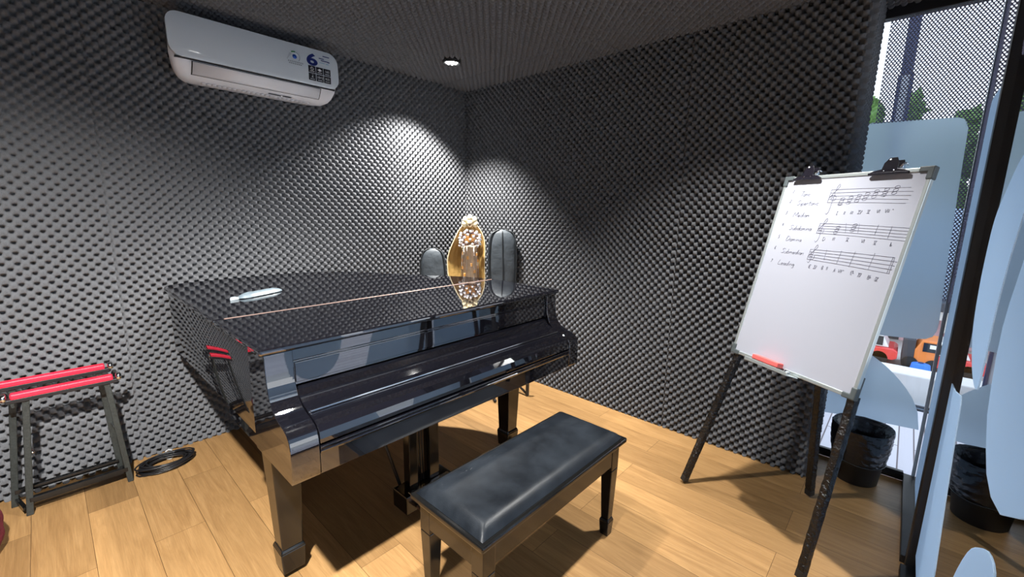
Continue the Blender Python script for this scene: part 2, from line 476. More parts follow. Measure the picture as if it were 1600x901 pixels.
def np_mesh(name, parts, mat):
    P = np.concatenate([p for p, _ in parts]); off = 0; Q = []
    for p, q in parts: Q.append(q+off); off += len(p)
    Q = np.concatenate(Q)
    c = (P.min(0)+P.max(0))/2; c[2] = P[:, 2].min(); P = P - c
    me = bpy.data.meshes.new(name)
    me.vertices.add(len(P)); me.vertices.foreach_set('co', P.astype(np.float32).ravel())
    me.loops.add(Q.size); me.loops.foreach_set('vertex_index', Q.astype(np.int32).ravel())
    me.polygons.add(len(Q)); me.polygons.foreach_set('loop_start', np.arange(0, Q.size, 4, dtype=np.int32))
    me.polygons.foreach_set('loop_total', np.full(len(Q), 4, dtype=np.int32))
    me.polygons.foreach_set('use_smooth', np.ones(len(Q), dtype=bool))
    me.update(calc_edges=True); me.validate()
    me.materials.append(mat)
    o = bpy.data.objects.new(name, me); COL.objects.link(o); place(o, V(c), None)
    return struct(o)

XL, XR, YB, ZC = -1.22, 2.756, 3.118, 2.508
ZT = ZC + .01
np_mesh('wall_back', [foam_sheet((XL, YB, 0), (1,0,0), (0,0,1), (0,-1,0), XR-XL, ZT, .005, seams=(.25-XL,))], M['foam'])
np_mesh('wall_right', [foam_sheet((XR, .262, 0), (0,1,0), (0,0,1), (-1,0,0), YB-.262, ZT, .005, seams=(1.08-.262,)),
                       foam_sheet((XR-.02, .262, 0), (1,0,0), (0,0,1), (0,-1,0), .335, ZT, .005, amp=.028, pu=.01)], M['foam'])
np_mesh('wall_left', [foam_sheet((XL, -.30, 0), (0,1,0), (0,0,1), (1,0,0), YB+.30, ZT, .007)], M['foam'])
np_mesh('ceiling', [foam_sheet((XL-.03, -.23, ZC), (1,0,0), (0,1,0), (0,0,-1), 3.09-XL, YB+.26, .0056, amp=.032,
                               seams=(), patches=((2.443-XL+.03, XR-XL+.05, 1.56+.23, YB+.30, 2.1),))], M['foam'])
b = B().box(XL-.05, 3.07, -.24, YB+.05, -.06, 0)
struct(b.build('floor', 'floor'))

# ------------------------------------------------------------------ glass walls
GY, GX = -.19, 3.10
def film_on(axis, pos, poly, name, mat, parent, th=.0012):
    bb = B()
    if axis == 'x': bb.prism(poly, 'x', pos-th, pos)
    else: bb.prism(poly, 'y', pos, pos+th)
    return bb.build(name, mat, parent)
def smooth_poly(pts, k=5): return [(p.x, p.y) for p in catmull(pts, k, True)]

# window beside the foam wall
w1 = struct(thing('window_1', 'x', 'window', (GX, .04, 0)))
for k in ('label', 'category'): del w1[k]
B().prism([(-.185, .03), (.62, .03), (.62, 2.44), (-.185, 2.44)], 'x', GX, GX+.008).build('pane', 'glass', w1)
b = B().box(3.07, 3.13, -.15, .62, 0, .035).box(3.07, 3.075, -.15, .62, .035, .05)
b.build('bottom_rail', 'steel_black', w1, .003)
B().box(3.07, 3.13, -.21, .62, 2.44, 2.50).build('top_rail', 'steel_black', w1, .003)
b = B().box(3.075, 3.13, .262, .285, .035, 2.44); b.build('jamb', 'rail', w1, .003)
film_on('x', GX-.001, [(-.142,1.87),(-.135,1.895),(-.122,1.914),(-.10,1.923),(.06,1.930),(.225,1.937),(.247,1.928),(.258,1.905),(.262,1.86),(.262,.80),(.047,.791),(-.096,.800),(-.135,.808),(-.160,.825),(-.171,.86),(-.173,.90),(-.169,1.018),(-.160,1.249),(-.150,1.55)][::-1], 'frosted_panel', 'frost', w1)
film_on('x', GX-.001, smooth_poly([(.262,.735),(.16,.71),(.059,.664),(-.04,.585),(-.127,.475),(-.170,.364),(-.176,.31)], 3)[:-6] + [(-.176,.304),(.112,.283),(.262,.262)], 'frosted_disc', 'frost', w1)
film_on('x', GX-.0025, [(.214,2.438),(.214,1.937),(.235,1.93),(-.10,1.9235),(-.122,1.914),(-.142,1.87),(-.150,1.55),(-.160,1.249),(-.168,1.02),(-.182,1.02),(-.182,2.438)][::-1], 'perforated_band', 'perf', w1)

def glass_bay(nm, x0, x1, zf=.05):
    w = struct(thing(nm, 'x', 'window', ((x0+x1)/2, GY, 0)))
    for k in ('label', 'category'): del w[k]
    B().prism([(x0, .03), (x1, .03), (x1, 2.46), (x0, 2.46)], 'y', GY-.008, GY).build('pane', 'glass', w)
    B().box(x0, x1, -.225, -.15, 0, .035).build('bottom_rail', 'steel_black', w, .003)
    B().box(x0, x1, -.225, -.16, 2.44, 2.50).build('top_rail', 'steel_black', w, .003)
    return w
FY = GY + .0005
w2 = glass_bay('window_2', 2.30, 3.10)
film_on('y', FY, [(2.98, 1.02), (3.095, 1.02), (3.095, 2.438), (2.98, 2.438), (2.93, 2.30), (2.90, 2.0)], 'perforated_band', 'perf', w2)
film_on('y', FY, rrect(2.33, 2.90, .10, 1.95, .05), 'frosted_panel', 'frost2', w2)
w3 = glass_bay('window_3', .78, 2.24)
film_on('y', FY, smooth_poly([(1.50,1.62),(1.735,1.60),(1.90,1.517),(2.005,1.44),(2.034,1.34),(2.03,1.22),(1.98,1.10),(1.88,1.03),(1.768,.988),(1.66,.985),(1.638,1.06),(1.635,1.19),(1.61,1.32),(1.545,1.47)], 4), 'frosted_ellipse', 'frost2', w3)
film_on('y', FY, [(1.44,1.32),(1.475,1.25),(1.492,1.19),(1.488,1.12),(1.472,1.06),(1.44,.99),(1.37,.935),(1.306,.903),(1.22,.893),(1.12,.91),(1.0,.97),(.86,1.05),(.86,1.62),(1.28,1.62)][::-1], 'frosted_panel', 'frost2', w3)
film_on('y', FY, smooth_poly([(1.46,.44),(1.41,.57),(1.314,.706),(1.22,.778),(1.119,.825),(1.05,.80),(1.03,.6),(1.05,.35),(1.2,.2),(1.38,.25)], 3), 'frosted_disc', 'frost2', w3)
film_on('y', FY, [(2.225,.835),(2.10,.845),(1.93,.88),(1.895,.86),(1.84,.70),(1.768,.54),(1.70,.40),(1.62,.10),(2.225,.10)][::-1], 'frosted_strip', 'frost2', w3)
film_on('y', FY, rrect(.80, 2.22, 1.95, 2.43, .06), 'perforated_band', 'perf', w3)
w4 = glass_bay('window_4', -.20, .72)
film_on('y', FY, rrect(-.10, .50, .25, 1.9, .22), 'frosted_panel', 'frost2', w4)
film_on('y', FY, rrect(.52, .70, 1.0, 1.9, .08), 'frosted_ellipse', 'frost2', w4)
film_on('y', FY, rrect(.52, .70, .10, .8, .08), 'frosted_disc', 'frost2', w4)
film_on('y', FY, rrect(-.19, .71, 1.95, 2.43, .03), 'perforated_band', 'perf', w4)
w5 = glass_bay('window_5', XL, -.26)
film_on('y', FY, rrect(-1.1, -.35, .2, 1.9, .2), 'frosted_panel', 'frost2', w5)
for i, (x0, x1) in enumerate(((2.24, 2.30), (.72, .78), (-.26, -.20))):
    struct(B().box(x0, x1, -.207, -.165, 0, 2.50).build('trim_%d' % (i+1), 'steel_black', None, .004))
struct(B().box(3.09, 3.125, -.215, -.183, 0, 2.50).build('trim_4', 'rail', None, .002))

# ------------------------------------------------------------------ outside
deck = B().box(3.13, 4.35, -3.2, 2.2, -.10, -.01).box(-2.0, 3.13, -3.2, -.24, -.10, -.01)
struct(deck.build('deck', 'deck'))
par = thing('parapet', 'low white parapet edging the deck outside the corner window', 'parapet', (4.7, -.5, -.10))
B().box(4.60, 4.85, -3.2, 2.2, -.10, .19).build('wall', 'concrete', par, .01)
b = B().box(4.35, 4.60, -3.2, 2.2, -.10, -.045)
b.build('deck_end_shade', 'deck_end_shade', par)  # blue strip whose colour stands for the shading at the deck end
b = B()
for i in range(3): b.box(4.37+.08*i, 4.395+.08*i, -3.2, 2.2, -.045, -.03)
b.build('deck_shade_line', 'facade_dark', par)  # dark bars added as the thin lines of shade before the parapet
ps = thing('canopy_post', 'navy and pale steel post standing on the deck outside the window', 'post', (4.25, .165, -.01))
B().box(4.21, 4.29, .130, .195, 2.42, 4.2).build('sleeve', 'navy_steel', ps, .004)
B().box(4.22, 4.28, .140, .185, -.01, 2.42).build('core', 'pale_steel', ps)
B().box(4.21, 4.23, .120, .140, -.01, 2.42).build('edge_strip', 'navy_steel', ps)
B().box(4.21, 4.23, .185, .205, -.01, 2.42).build('edge_strip', 'navy_steel', ps)
struct(B().box(5.2, 70, -45, 45, -5.3, -5.0).build('ground', 'asphalt'))
bd = thing('shop_building', 'long blue-grey and pink shop building across the street', 'building', (31, -2, -5))
B().box(30, 38, -34, 14, -2.6, 1.9).build('upper_wall', 'facade_blue', bd)
B().box(30.3, 38, -34, 14, -5, -2.6).build('lower_wall', 'facade_pink', bd)
B().box(28.6, 30.4, -34, 14, -3.0, -2.55).build('eave', 'facade_dark', bd, .05)
for i, (y0, y1, z0, z1, m) in enumerate(((-1.9, -.9, -3.5, -3.0, 'sign_white'), (-3.0, -2.0, -4.0, -3.05, 'sign_orange'), (-3.9, -3.0, -4.2, -3.05, 'sign_red'), (-5.4, -4.1, -4.0, -3.05, 'sign_orange'), (.6, 2.4, -4.1, -3.05, 'sign_white'))):
    B().box(29.2, 29.5, y0, y1, z0, z1).build('sign', m, bd, .02)
for y in (-8.5, -4.6, -.3, 4.2):
    B().box(30.25, 30.32, y, y+1.6, -5, -3.4).build('shutter', 'facade_dark', bd)
def tree(x, y, h, r, label, seed):
    random.seed(seed)
    t = thing('street_tree', label, 'tree', (x, y, -5), 'trees behind the shops')
    B().tube([(x, y, -5), (x+.1, y, -5+h*.35), (x, y+.1, -5+h*.6)], [.28, .22, .12], 8).build('trunk', 'bark', t)
    b = B()
    for i in range(26):
        a = random.uniform(0, 2*pi); q = random.uniform(0, 1)**.5*r; z = -5 + h*random.uniform(.45, 1)
        s = random.uniform(.35, .6)*r*.62
        b.ball((x+q*cos(a)*.8, y+q*sin(a), z - s), s, 12, 8, jit=.9)
    b.build('crown', 'leafgreen', t)
tree(41, 2.9, 15.2, 2.2, 'leafy green tree rising behind the shops, seen nearest the foam wall', 1)
tree(46, -1.4, 14.6, 2.4, 'leafy green tree rising behind the shops, in the middle of the window', 2)
tree(41, -5.6, 13.5, 2.3, 'leafy green tree rising behind the shops, seen nearest the black post', 3)
# red car with a white top
cr_ = thing('car', 'red and white car parked across the street', 'car', (25.2, 1.2, -5))
prof = [(-1.0,.30),(1.75,.30),(1.78,.62),(1.6,.80),(-1.0,.80),(-1.15,.70),(-1.15,.38)]
B().prism([(p[0]+.85, p[1]-5) for p in prof], 'x', 24.4, 26.0).build('body', 'car_red', cr_, .05)
prof = [(-.85,.80),(1.25,.80),(.95,1.38),(-.55,1.40)]
B().prism([(p[0]+.85, p[1]-5) for p in prof], 'x', 24.5, 25.9).build('cabin', 'car_white', cr_, .06)
b = B()
for (y0, y1) in ((-.62, .02), (.1, .85)): b.box(24.46, 24.52, y0+.85, y1+.85, -4.12, -3.72)
b.build('side_window', 'car_glass', cr_)
for y in (-.55, 1.25):
    for x in (24.4, 25.75):
        b = B(Matrix.Translation((x, y+.85, -4.69)) @ Matrix.Rotation(pi/2, 4, 'Y')); b.lathe([(.31, 0), (.31, .25)], 20); b.build('wheel', 'tyre', cr_)
tk = thing('truck', 'small orange truck with a dark load bed parked beside the red car', 'truck', (25.5, -1.4, -5))
B().prism([(-1.75,-4.65),(-.82,-4.65),(-.80,-4.1),(-1.0,-3.66),(-1.70,-3.64)], 'x', 24.6, 26.0).build('cab', 'orange', tk, .05)
B().box(24.56, 24.62, -1.62, -1.05, -4.12, -3.74).build('side_window', 'car_glass', tk)
B().box(24.54, 24.57, -1.50, -1.25, -3.96, -3.80).build('sticker', 'sign_white', tk)
B().box(24.6, 26.0, -.82, -.42, -4.70, -3.70).build('load_bed', 'facade_dark', tk, .03)
for y in (-1.45, -.72):
    for x in (24.55, 25.8):
        b = B(Matrix.Translation((x, y, -4.72)) @ Matrix.Rotation(pi/2, 4, 'Y')); b.lathe([(.28, 0), (.28, .25)], 20); b.build('wheel', 'tyre', tk)
br_ = thing('barrel', 'blue plastic barrel standing on the street in front of the truck', 'barrel', (22.3, -.98, -5))
B().lathe([(.24,0),(.29,.06),(.30,.3),(.29,.33),(.30,.36),(.30,.62),(.29,.65),(.30,.68),(.27,.88),(.25,.90)], 24, (22.3,-.98,-5)).build('drum', 'blue', br_)
B().lathe([(.08,.90),(.08,.93)], 14, (22.42,-.98,-5)).build('cap', 'navy_steel', br_)
for i, (x, y, s, lb) in enumerate(((22.8, .25, .32, 'small lime green bush in front of the red car'), (22.9, -.28, .24, 'small lime green bush beside the blue barrel'))):
    t = thing('bush', lb, 'bush', (x, y, -5), 'bushes along the street'); b = B()
    for k in range(14):
        a = 2.4*k; q = s*.7*((k % 5)/5); b.ball((x+q*cos(a), y+q*sin(a)*1.4, -5+s*(.5+.5*((k*7) % 5)/5)), s*.45, 10, 6, jit=.9)
    b.build('leaves', 'lime', t); B().tube([(x,y,-5),(x,y,-4.8)], .03, 6).build('stem', 'bark', t)

# ------------------------------------------------------------------ ceiling lamps
LG = 'ceiling downlights'
def downlight(x, y, label, power, size=110, blend=.45, tilt=(0,0)):
    z = 2.462
    t = thing('downlight', label, 'lamp', (x, y, z), LG)
    B().lathe([(.052, .036), (.064, .036), (.066, .004), (.060, -.002), (.053, .002)], 32, (x, y, z), closed=True).build('rim', 'rim_dark', t)
    B().lathe([(.0525, .016), (.0525, .030)], 32, (x, y, z)).build('plate', 'chrome', t)
    pts = [(0, 0)] + [(.034*cos(a*pi/4), .034*sin(a*pi/4)) for a in range(8)]
    for (dx, dy) in pts:
        b = B(); b.ball((x+dx, y+dy, z+.012), .0105, 10, 6); b.build('led_lens', 'led', t)
    li = bpy.data.lights.new('spot_beam', 'SPOT'); li.energy = power; li.spot_size = radians(size); li.spot_blend = blend
    li.shadow_soft_size = .035; li.color = (1.0, .985, .95)
    lo = bpy.data.objects.new('spot_beam', li); COL.objects.link(lo); lo.parent = t; lo.location = (0, 0, -.012); lo.rotation_euler = V((tilt[0], tilt[1], -1)).to_track_quat('-Z', 'Y').to_euler()
downlight(2.12, 2.557, 'lit round downlight in the foam ceiling near the far corner', 500, 104, tilt=(-.10,.16))
downlight(2.12, .58, 'round downlight in the foam ceiling above the whiteboard', 290, 102, .9, (-.16,.12))
downlight(-.22, .58, 'round downlight in the foam ceiling above the photographer', 760, 106, .9, (-.04,.56))
downlight(.95, 1.50, 'round downlight in the foam ceiling above the piano keyboard', 140, 116)

# ------------------------------------------------------------------ air conditioner
AX0, AX1 = .545, 1.418
ac = thing('air_conditioner', 'white split air conditioner on the foam wall, with blue 6 sticker', 'air conditioner', ((AX0+AX1)/2, 2.97, 2.10))
prof = [(3.10,2.40),(2.92,2.405),(2.885,2.39),(2.872,2.30),(2.868,2.20),(2.880,2.165),(2.905,2.13),(2.94,2.108),(2.985,2.10),(3.10,2.115)]
b = B(); k = 9; n = len(prof)
for i in range(k+1):
    t = i/k
    pass
stations = [(0, .80), (.012, .92), (.03, .98), (.06, 1.0), (AX1-AX0-.06, 1.0), (AX1-AX0-.03, .98), (AX1-AX0-.012, .92), (AX1-AX0, .80)]
vs = []; fs = []
for (dx, sc) in stations:
    for (y, z) in prof: vs.append((AX0+dx+(.078*(1-2*dx/(AX1-AX0)))*(y-2.868)/.23, 3.10+(y-3.10)*(sc*.5+.5), 2.25+(z-2.25)*sc))
for i in range(len(stations)-1):
    for j in range(n): fs.append((i*n+j, i*n+(j+1)%n, (i+1)*n+(j+1)%n, (i+1)*n+j))
fs += [tuple(range(n))[::-1], tuple(range((len(stations)-1)*n, len(stations)*n))]
b.add(vs, fs, True); body = b.build('body', 'ac_white', ac)
body.modifiers.new('edge', 'EDGE_SPLIT').split_angle = radians(50)
pl = rrect(AX0-.004, AX1+.004, 2.192, 2.408, [.055, .055, .06, .06], 8)
def fy(z): return 2.852 + (.020*((z-2.26)/.15)**2 if z > 2.26 else .004*((2.26-z)/.07)**2)
b = B()
m_ = len(pl)
vs = [(x, fy(z), z) for x, z in pl] + [(x, fy(z)+.016, z) for x, z in pl]
fs = [(i, (i+1) % m_, m_+(i+1) % m_, m_+i) for i in range(m_)]
b.add(vs, fs, False)
# curved face as horizontal strips
def span(z):
    xs = []
    for i in range(m_):
        (xa, za), (xb, zb) = pl[i], pl[(i+1) % m_]
        if (za-z)*(zb-z) <= 0 and abs(za-zb) > 1e-9: xs.append(xa + (xb-xa)*(z-za)/(zb-za))
    return min(xs), max(xs)
zs = [2.1921, 2.196, 2.202, 2.212, 2.23, 2.26, 2.30, 2.34, 2.36, 2.375, 2.388, 2.398, 2.404, 2.4079]
row = [span(z) for z in zs]
vs = []; fs = []
for z, (xa, xb) in zip(zs, row): vs += [(xa, fy(z), z), (xb, fy(z), z)]
for i in range(len(zs)-1): fs.append((2*i, 2*i+1, 2*i+3, 2*i+2))
b.add(vs, fs, True)
fp = b.build('front_panel', 'ac_front', ac)
B().box(AX0+.02, AX1-.02, 2.862, 2.90, 2.186, 2.193).build('panel_gap', 'dark', ac)
# louvre: thin flap following the curve under the panel, inside a dark outline
def lip(t, off): # t 0..1 down the curved chin
    pts = [V((0, 2.868, 2.184)), V((0, 2.878, 2.165)), V((0, 2.900, 2.134)), V((0, 2.93, 2.1125))]
    f = t*3; i = min(int(f), 2); p = pts[i].lerp(pts[i+1], f-i); return p + V((0, -1, -.55)).normalized()*off
b = B(); b.grid(lambda u, v: V((.636 + u*.675, 0, 0)) + lip(.02+v*.80, .0012), 2, 12, False); b.build('louvre_gap', 'dark', ac, solid=.001)
b = B(); b.grid(lambda u, v: V((.641 + u*.665, 0, 0)) + lip(.05+v*.73, .003), 2, 12, True); b.build('louvre', 'ac_white', ac, solid=.002)
b = B()
for i in range(24):
    x = .70 + i*.0245
    b.ball((x, 2.965, 2.1015), .012, 8, 5, (1, 1.5, .45))
b.build('outlet_fins', 'ac_white', ac)
b = B(); b.box(1.02, 1.09, 2.93, 2.94, 2.1065, 2.1085); b.box(1.10, 1.15, 2.93, 2.94, 2.1065, 2.1085); b.build('brand_slot', 'dark', ac)
for x in (AX0+.004, AX1-.012): pass
def drape(b, z0):
    for v in b.v: v.y = fy(v.z) - .0014 - ((fy(z0)-.0008) - v.y)
    return b
# stickers on the panel: local frame x right, z up on the panel face
def on_panel(x, z): 
    return Matrix.Translation((x, fy(z)-.0008, z)) @ Matrix.Rotation(pi/2, 4, 'X')
st = B(); text_polys(st, '6', .094, on_panel(1.258, 2.336) @ Matrix.Scale(1.45, 4, (1,0,0)), bold=.003); drape(st, 2.336); st.build('number_print', 'navy', ac)
sq = []
def px_panel(x0, z0, w, h, mat, nm):
    b = B(); b.prism([(x0, z0), (x0+w, z0), (x0+w, z0+h), (x0, z0+h)], 'y', fy(z0)-.0012, fy(z0)+.004)
    for v in b.v: v.y += fy(v.z) - fy(z0) - .0010
    return b.build(nm, mat, ac)
SX, SZ, SW, SH = 1.232, 2.218, .043, .040
for r_ in range(2):
    for c_ in range(3):
        x0 = SX + c_*(SW+.004); z0 = SZ + (1-r_)*(SH+.004)
        fq = px_panel(x0, z0, SW, SH, 'print_black', 'feature_sticker')
        b = B(); mm = on_panel(x0+SW/2, z0+SH*.58) @ Matrix.Translation((0, 0, .0012))
        if (r_, c_) == (0, 0):
            b.M = mm; b.lathe([(.007, 0), (.010, 0), (.010, .0004), (.007, .0004)], 20, closed=True); b.box(-.0012, .0012, -.004, .005, 0, .0004); b.M = None
        elif (r_, c_) == (0, 1):
            b.M = mm; b.lathe([(.001, 0), (.008, 0), (.008, .0004)], 16); b.box(-.014, .014, -.002, .002, 0, .0004); b.M = None
        elif (r_, c_) == (0, 2): text_polys(b, '165', .019, mm)
        elif (r_, c_) == (1, 0):
            b.M = mm; b.prism([(-.006,-.006),(.007,-.006),(0,.003)], 'z', 0, .0004); b.tube([(-.002,.004,0),(.004,.006,0),(.004,.011,0),(-.002,.011,0)], .0008, 5); b.M = None
        elif (r_, c_) == (1, 1): text_polys(b, '10+2', .018, mm)
        else: text_polys(b, 'R32', .017, mm)
        b.M = on_panel(x0+SW/2, z0+SH*.2) @ Matrix.Translation((0, 0, .0012)); b.box(-.014, .014, -.0016, .0016, 0, .0004)
        b.M = None
        for v in b.v: v.y = fy(v.z) - .0026 - .4*(fy(2.26)+.02 - v.y)*0 - (.0004 if v.y < fy(z0+SH*.4)-.0022 else 0)
        b.build('icon', 'print_white', fq)
b = B(); b.M = on_panel(1.315, 2.372)
for (x, y, w) in ((.018, .002, .038), (-.008, -.016, .028), (.003, -.027, .046), (.045, -.029, .010)): b.box(x-.004, x+w, y, y+.005, 0, .0005)
drape(b, 2.372); b.build('small_print', 'navy', ac)
b = B(); b.M = on_panel(1.315, 2.332); b.box(-.012, .022, -.001, .003, 0, .0005); b.box(.03, .046, -.003, .003, 0, .0005); drape(b, 2.332); b.build('small_print', 'print_cyan', ac)
b = B(); b.M = on_panel(1.155, 2.330)
b.lathe([(.001, 0), (.0125, 0), (.0125, .0006)], 20); b.cur = 1
arc = [(.030*cos(t), .028*sin(t), .0003) for t in [radians(a) for a in range(-45, 80, 12)]]; b.tube(arc, .0014, 5); b.cur = 2
arc = [(.030*cos(t), .028*sin(t), .0003) for t in [radians(a) for a in range(82, 130, 10)]]; b.tube(arc, .004, 5); b.cur = 1
for i in range(9): b.box(-.040+.010*i, -.034+.010*i, -.034, -.026, 0, .0004)
for i in range(7): b.box(-.036+.011*i, -.028+.011*i, -.044, -.038, 0, .0004)
for i in range(5): b.box(-.046+.004*i, -.040+.006*i, -.020+.008*i, -.017+.008*i, 0, .0004)
drape(b, 2.330); b.build('energy_sticker', ['print_blue', 'print_grey', 'print_green'], ac)

# ------------------------------------------------------------------ grand piano
PX0, PX1 = .425, 1.950
pn = thing('grand_piano', 'glossy black baby grand piano with its lid closed', 'piano', (1.2, 2.1, 0))
# plan outline of the case (straight spine at the left, curved bentside at the right)
bent = [(PX1, 1.90), (1.925, 2.02), (1.86, 2.17), (1.76, 2.32), (1.66, 2.46), (1.57, 2.62), (1.48, 2.78), (1.35, 2.92), (1.17, 3.015), (.97, 3.045), (.74, 3.045), (.56, 3.035), (.475, 3.01), (.435, 2.965), (PX0, 2.90)]
cv = [(p.x, p.y) for p in catmull(bent, 6)]
def inset(poly, d):
    out = []; n = len(poly)
    for i in range(n):
        a, c, e = V(poly[i-1]), V(poly[i]), V(poly[(i+1) % n])
        t1 = (c-a).normalized(); t2 = (e-c).normalized(); n1 = V((-t1.y, t1.x)); n2 = V((-t2.y, t2.x))
        m = (n1+n2); m = m.normalized() if m.length > 1e-6 else n1
        k = d/max(.4, m.dot(n1)); out.append((c.x+m.x*k, c.y+m.y*k))
    return out
rim = [(PX0, 1.52), (PX1, 1.52)] + cv
b = B(); b.prism(rim, 'z', .655, .978, smooth=False)
o = b.build('case', 'lacquer', pn, .004)
for p in o.data.polygons:
    if abs(p.normal.z) < .5: p.use_smooth = True
o.modifiers.new('edge', 'EDGE_SPLIT').split_angle = radians(35)
YS = 1.953
lidpoly = inset([(PX0, YS), (PX1, YS)] + [q for q in cv if q[1] > YS+.01], -.016)
lidpoly[0] = (PX0-.016, YS); lidpoly[1] = (PX1+.014, YS)
b = B(); b.prism(lidpoly, 'z', .982, 1.002); lid = b.build('lid', 'lacquer', pn, .007, 3)
b = B(); b.box(PX0-.016, PX1+.014, 1.430, YS-.004, .980, 1.002); fl = b.build('front_lid', 'lacquer', pn, .009, 3)
B().box(PX0+.022, PX1-.014, YS-.008, YS+.002, .9985, 1.0035).build('hinge', 'brass', pn, .0015)
# arms (cheeks): S-curved side profile, at both ends of the keyboard
arm = [(1.60,.602),(1.285,.602),(1.280,.625),(1.279,.70),(1.283,.735),(1.297,.760),(1.325,.775),(1.36,.785),(1.395,.800),(1.422,.828),(1.438,.870),(1.444,.92),(1.446,.978),(1.60,.978)]
ac_ = [(p.x, p.y) for p in catmull(arm[1:-1], 5)]
for x0, x1 in ((PX0, PX0+.088), (PX1-.080, PX1)):
    b = B(); b.prism([arm[0]] + ac_ + [arm[-1]], 'x', x0, x1, smooth=False); a_ = b.build('arm', 'lacquer', pn, .005, 3)
# screws on the inner face of the right arm
b = B()
for i in range(6): b.ball((PX1-.020, 1.4465, .95-.026*i), .0035, 8, 5, (1, .4, 1))
b.build('stud', 'chrome', a_)
xa, xb = PX0+.088, PX1-.080
b = B(); b.box(xa, xb, 1.456, 1.50, .852, .980); b.box(xa, xb, 1.450, 1.50, .935, .9385)
b.build('nameboard', 'lacquer', pn, .003)
b = B(); b.box(xa+.006, xb-.006, 1.4515, 1.457, .862, .930); b.build('music_shelf_front', 'lacquer', pn, .0015)
fall = [(1.50,.60),(1.50,.845),(1.455,.845),(1.445,.838),(1.430,.820),(1.405,.805),(1.375,.796),(1.360,.790),(1.358,.784),(1.345,.781),(1.318,.774),(1.298,.763),(1.285,.745),(1.281,.722),(1.281,.706),(1.50,.70)]
b = B(); b.prism(fall, 'x', xa+.003, xb-.003, smooth=False); b.build('fallboard', 'lacquer', pn, .004, 3)
B().box(xa+.01, xb-.01, 1.353, 1.363, .786, .7925).build('fallboard_strip', 'chrome', pn, .002)
key = [(1.30,.604),(1.30,.70),(1.279,.700),(1.276,.697),(1.279,.692),(1.284,.690),(1.279,.687),(1.276,.683),(1.278,.677),(1.284,.674),(1.284,.604)]
B().prism(key, 'x', xa+.002, xb-.002).build('keyslip', 'lacquer', pn, .0012)
B().box(PX0+.01, PX1-.01, 1.296, 1.95, .600, .664).build('keybed', 'lacquer', pn, .004)
B().box(PX0+.012, PX0+.06, 1.46, 1.95, .585, .605).build('keybed_rail', 'lacquer', pn, .003)
# legs with spade feet and casters
def pleg(x, y):
    b = B()
    b.frustum((x, y, .60), .062, .062, (x, y, .56), .062, .062)
    b.frustum((x, y, .56), .054, .054, (x, y, .125), .039, .039)
    b.frustum((x, y, .130), .039, .039, (x, y, .115), .047, .047)
    b.frustum((x, y, .115), .047, .047, (x, y, .022), .041, .041)
    l = b.build('leg', 'lacquer_bench', pn, .004)
    c = B(Matrix.Translation((x-.012, y, .014)) @ Matrix.Rotation(pi/2, 4, 'Y')); c.lathe([(.009, 0), (.014, .002), (.014, .022), (.009, .024)], 20)
    c.M = None; c.box(x-.014, x+.014, y-.016, y+.016, .018, .024); c.build('caster', 'steel_black', l)
pleg(.522, 1.665); pleg(1.80, 1.665); pleg(1.0, 2.74)
# pedal lyre
ly = B(); ly.box(1.026, 1.072, 1.565, 1.615, .13, .62); ly.box(1.140, 1.196, 1.565, 1.615, .13, .62)
ly.build('lyre_post', 'lacquer_bench', pn, .003)
ly = B(); ly.box(.985, 1.262, 1.535, 1.650, .045, .138); ly.build('lyre_box', 'lacquer_bench', pn, .006)
B().box(1.01, 1.24, 1.537, 1.56, .138, .144).build('lyre_top_strip', 'chrome', pn, .001)
for x in (1.05, 1.125, 1.20):
    b = B(); b.prism([(x-.012, 1.54), (x+.012, 1.54), (x+.018, 1.48), (x, 1.455), (x-.018, 1.48)], 'z', .06, .073); b.build('pedal', 'brass', pn, .003)
for x in (1.03, 1.15): B().tube([(x, 1.64, .10), (x-.03, 1.98, .66)], .008, 8).build('lyre_brace', 'steel_black', pn)
for x in (1.098, 1.112, 1.126): B().tube([(x, 1.60, .13), (x-.006, 1.61, .62)], .004, 6).build('pedal_rod', 'steel_black', pn)

# packet on the lid
pk = thing('packet', 'small white wrapped packet lying on the piano lid', 'packet', (.72, 2.38, 1.002))
Rm = Matrix.Translation((.715, 2.385, 1.002)) @ Matrix.Rotation(radians(24), 4, 'Z')
b = B(Rm)
L_, W_ = .128, .034
def pkf(u, v):
    x = (u*2-1)*L_; e = max(0, 1-abs(u*2-1)**5); w = W_*(.25+.75*e)
    y = (v*2-1)*w; z = .004 + .019*e*(1-abs(v*2-1)**3) + .003*noise.noise(V((x*40, y*60, 1)))
    return (x, y, z)
b.grid(pkf, 24, 10); b.grid(lambda u, v: (pkf(u, 1-v)[0], pkf(u, 1-v)[1], .0012), 24, 10)
b.build('sleeve', 'white_paper', pk)
b = B(Rm); b.prism([(-.128, -.010), (-.168, -.004), (-.160, .004), (-.128, .012)], 'z', .0008, .012); b.prism([(-.128, .002), (-.150, .016), (-.126, .018)], 'z', .004, .012); b.build('tail', 'clear', pk)

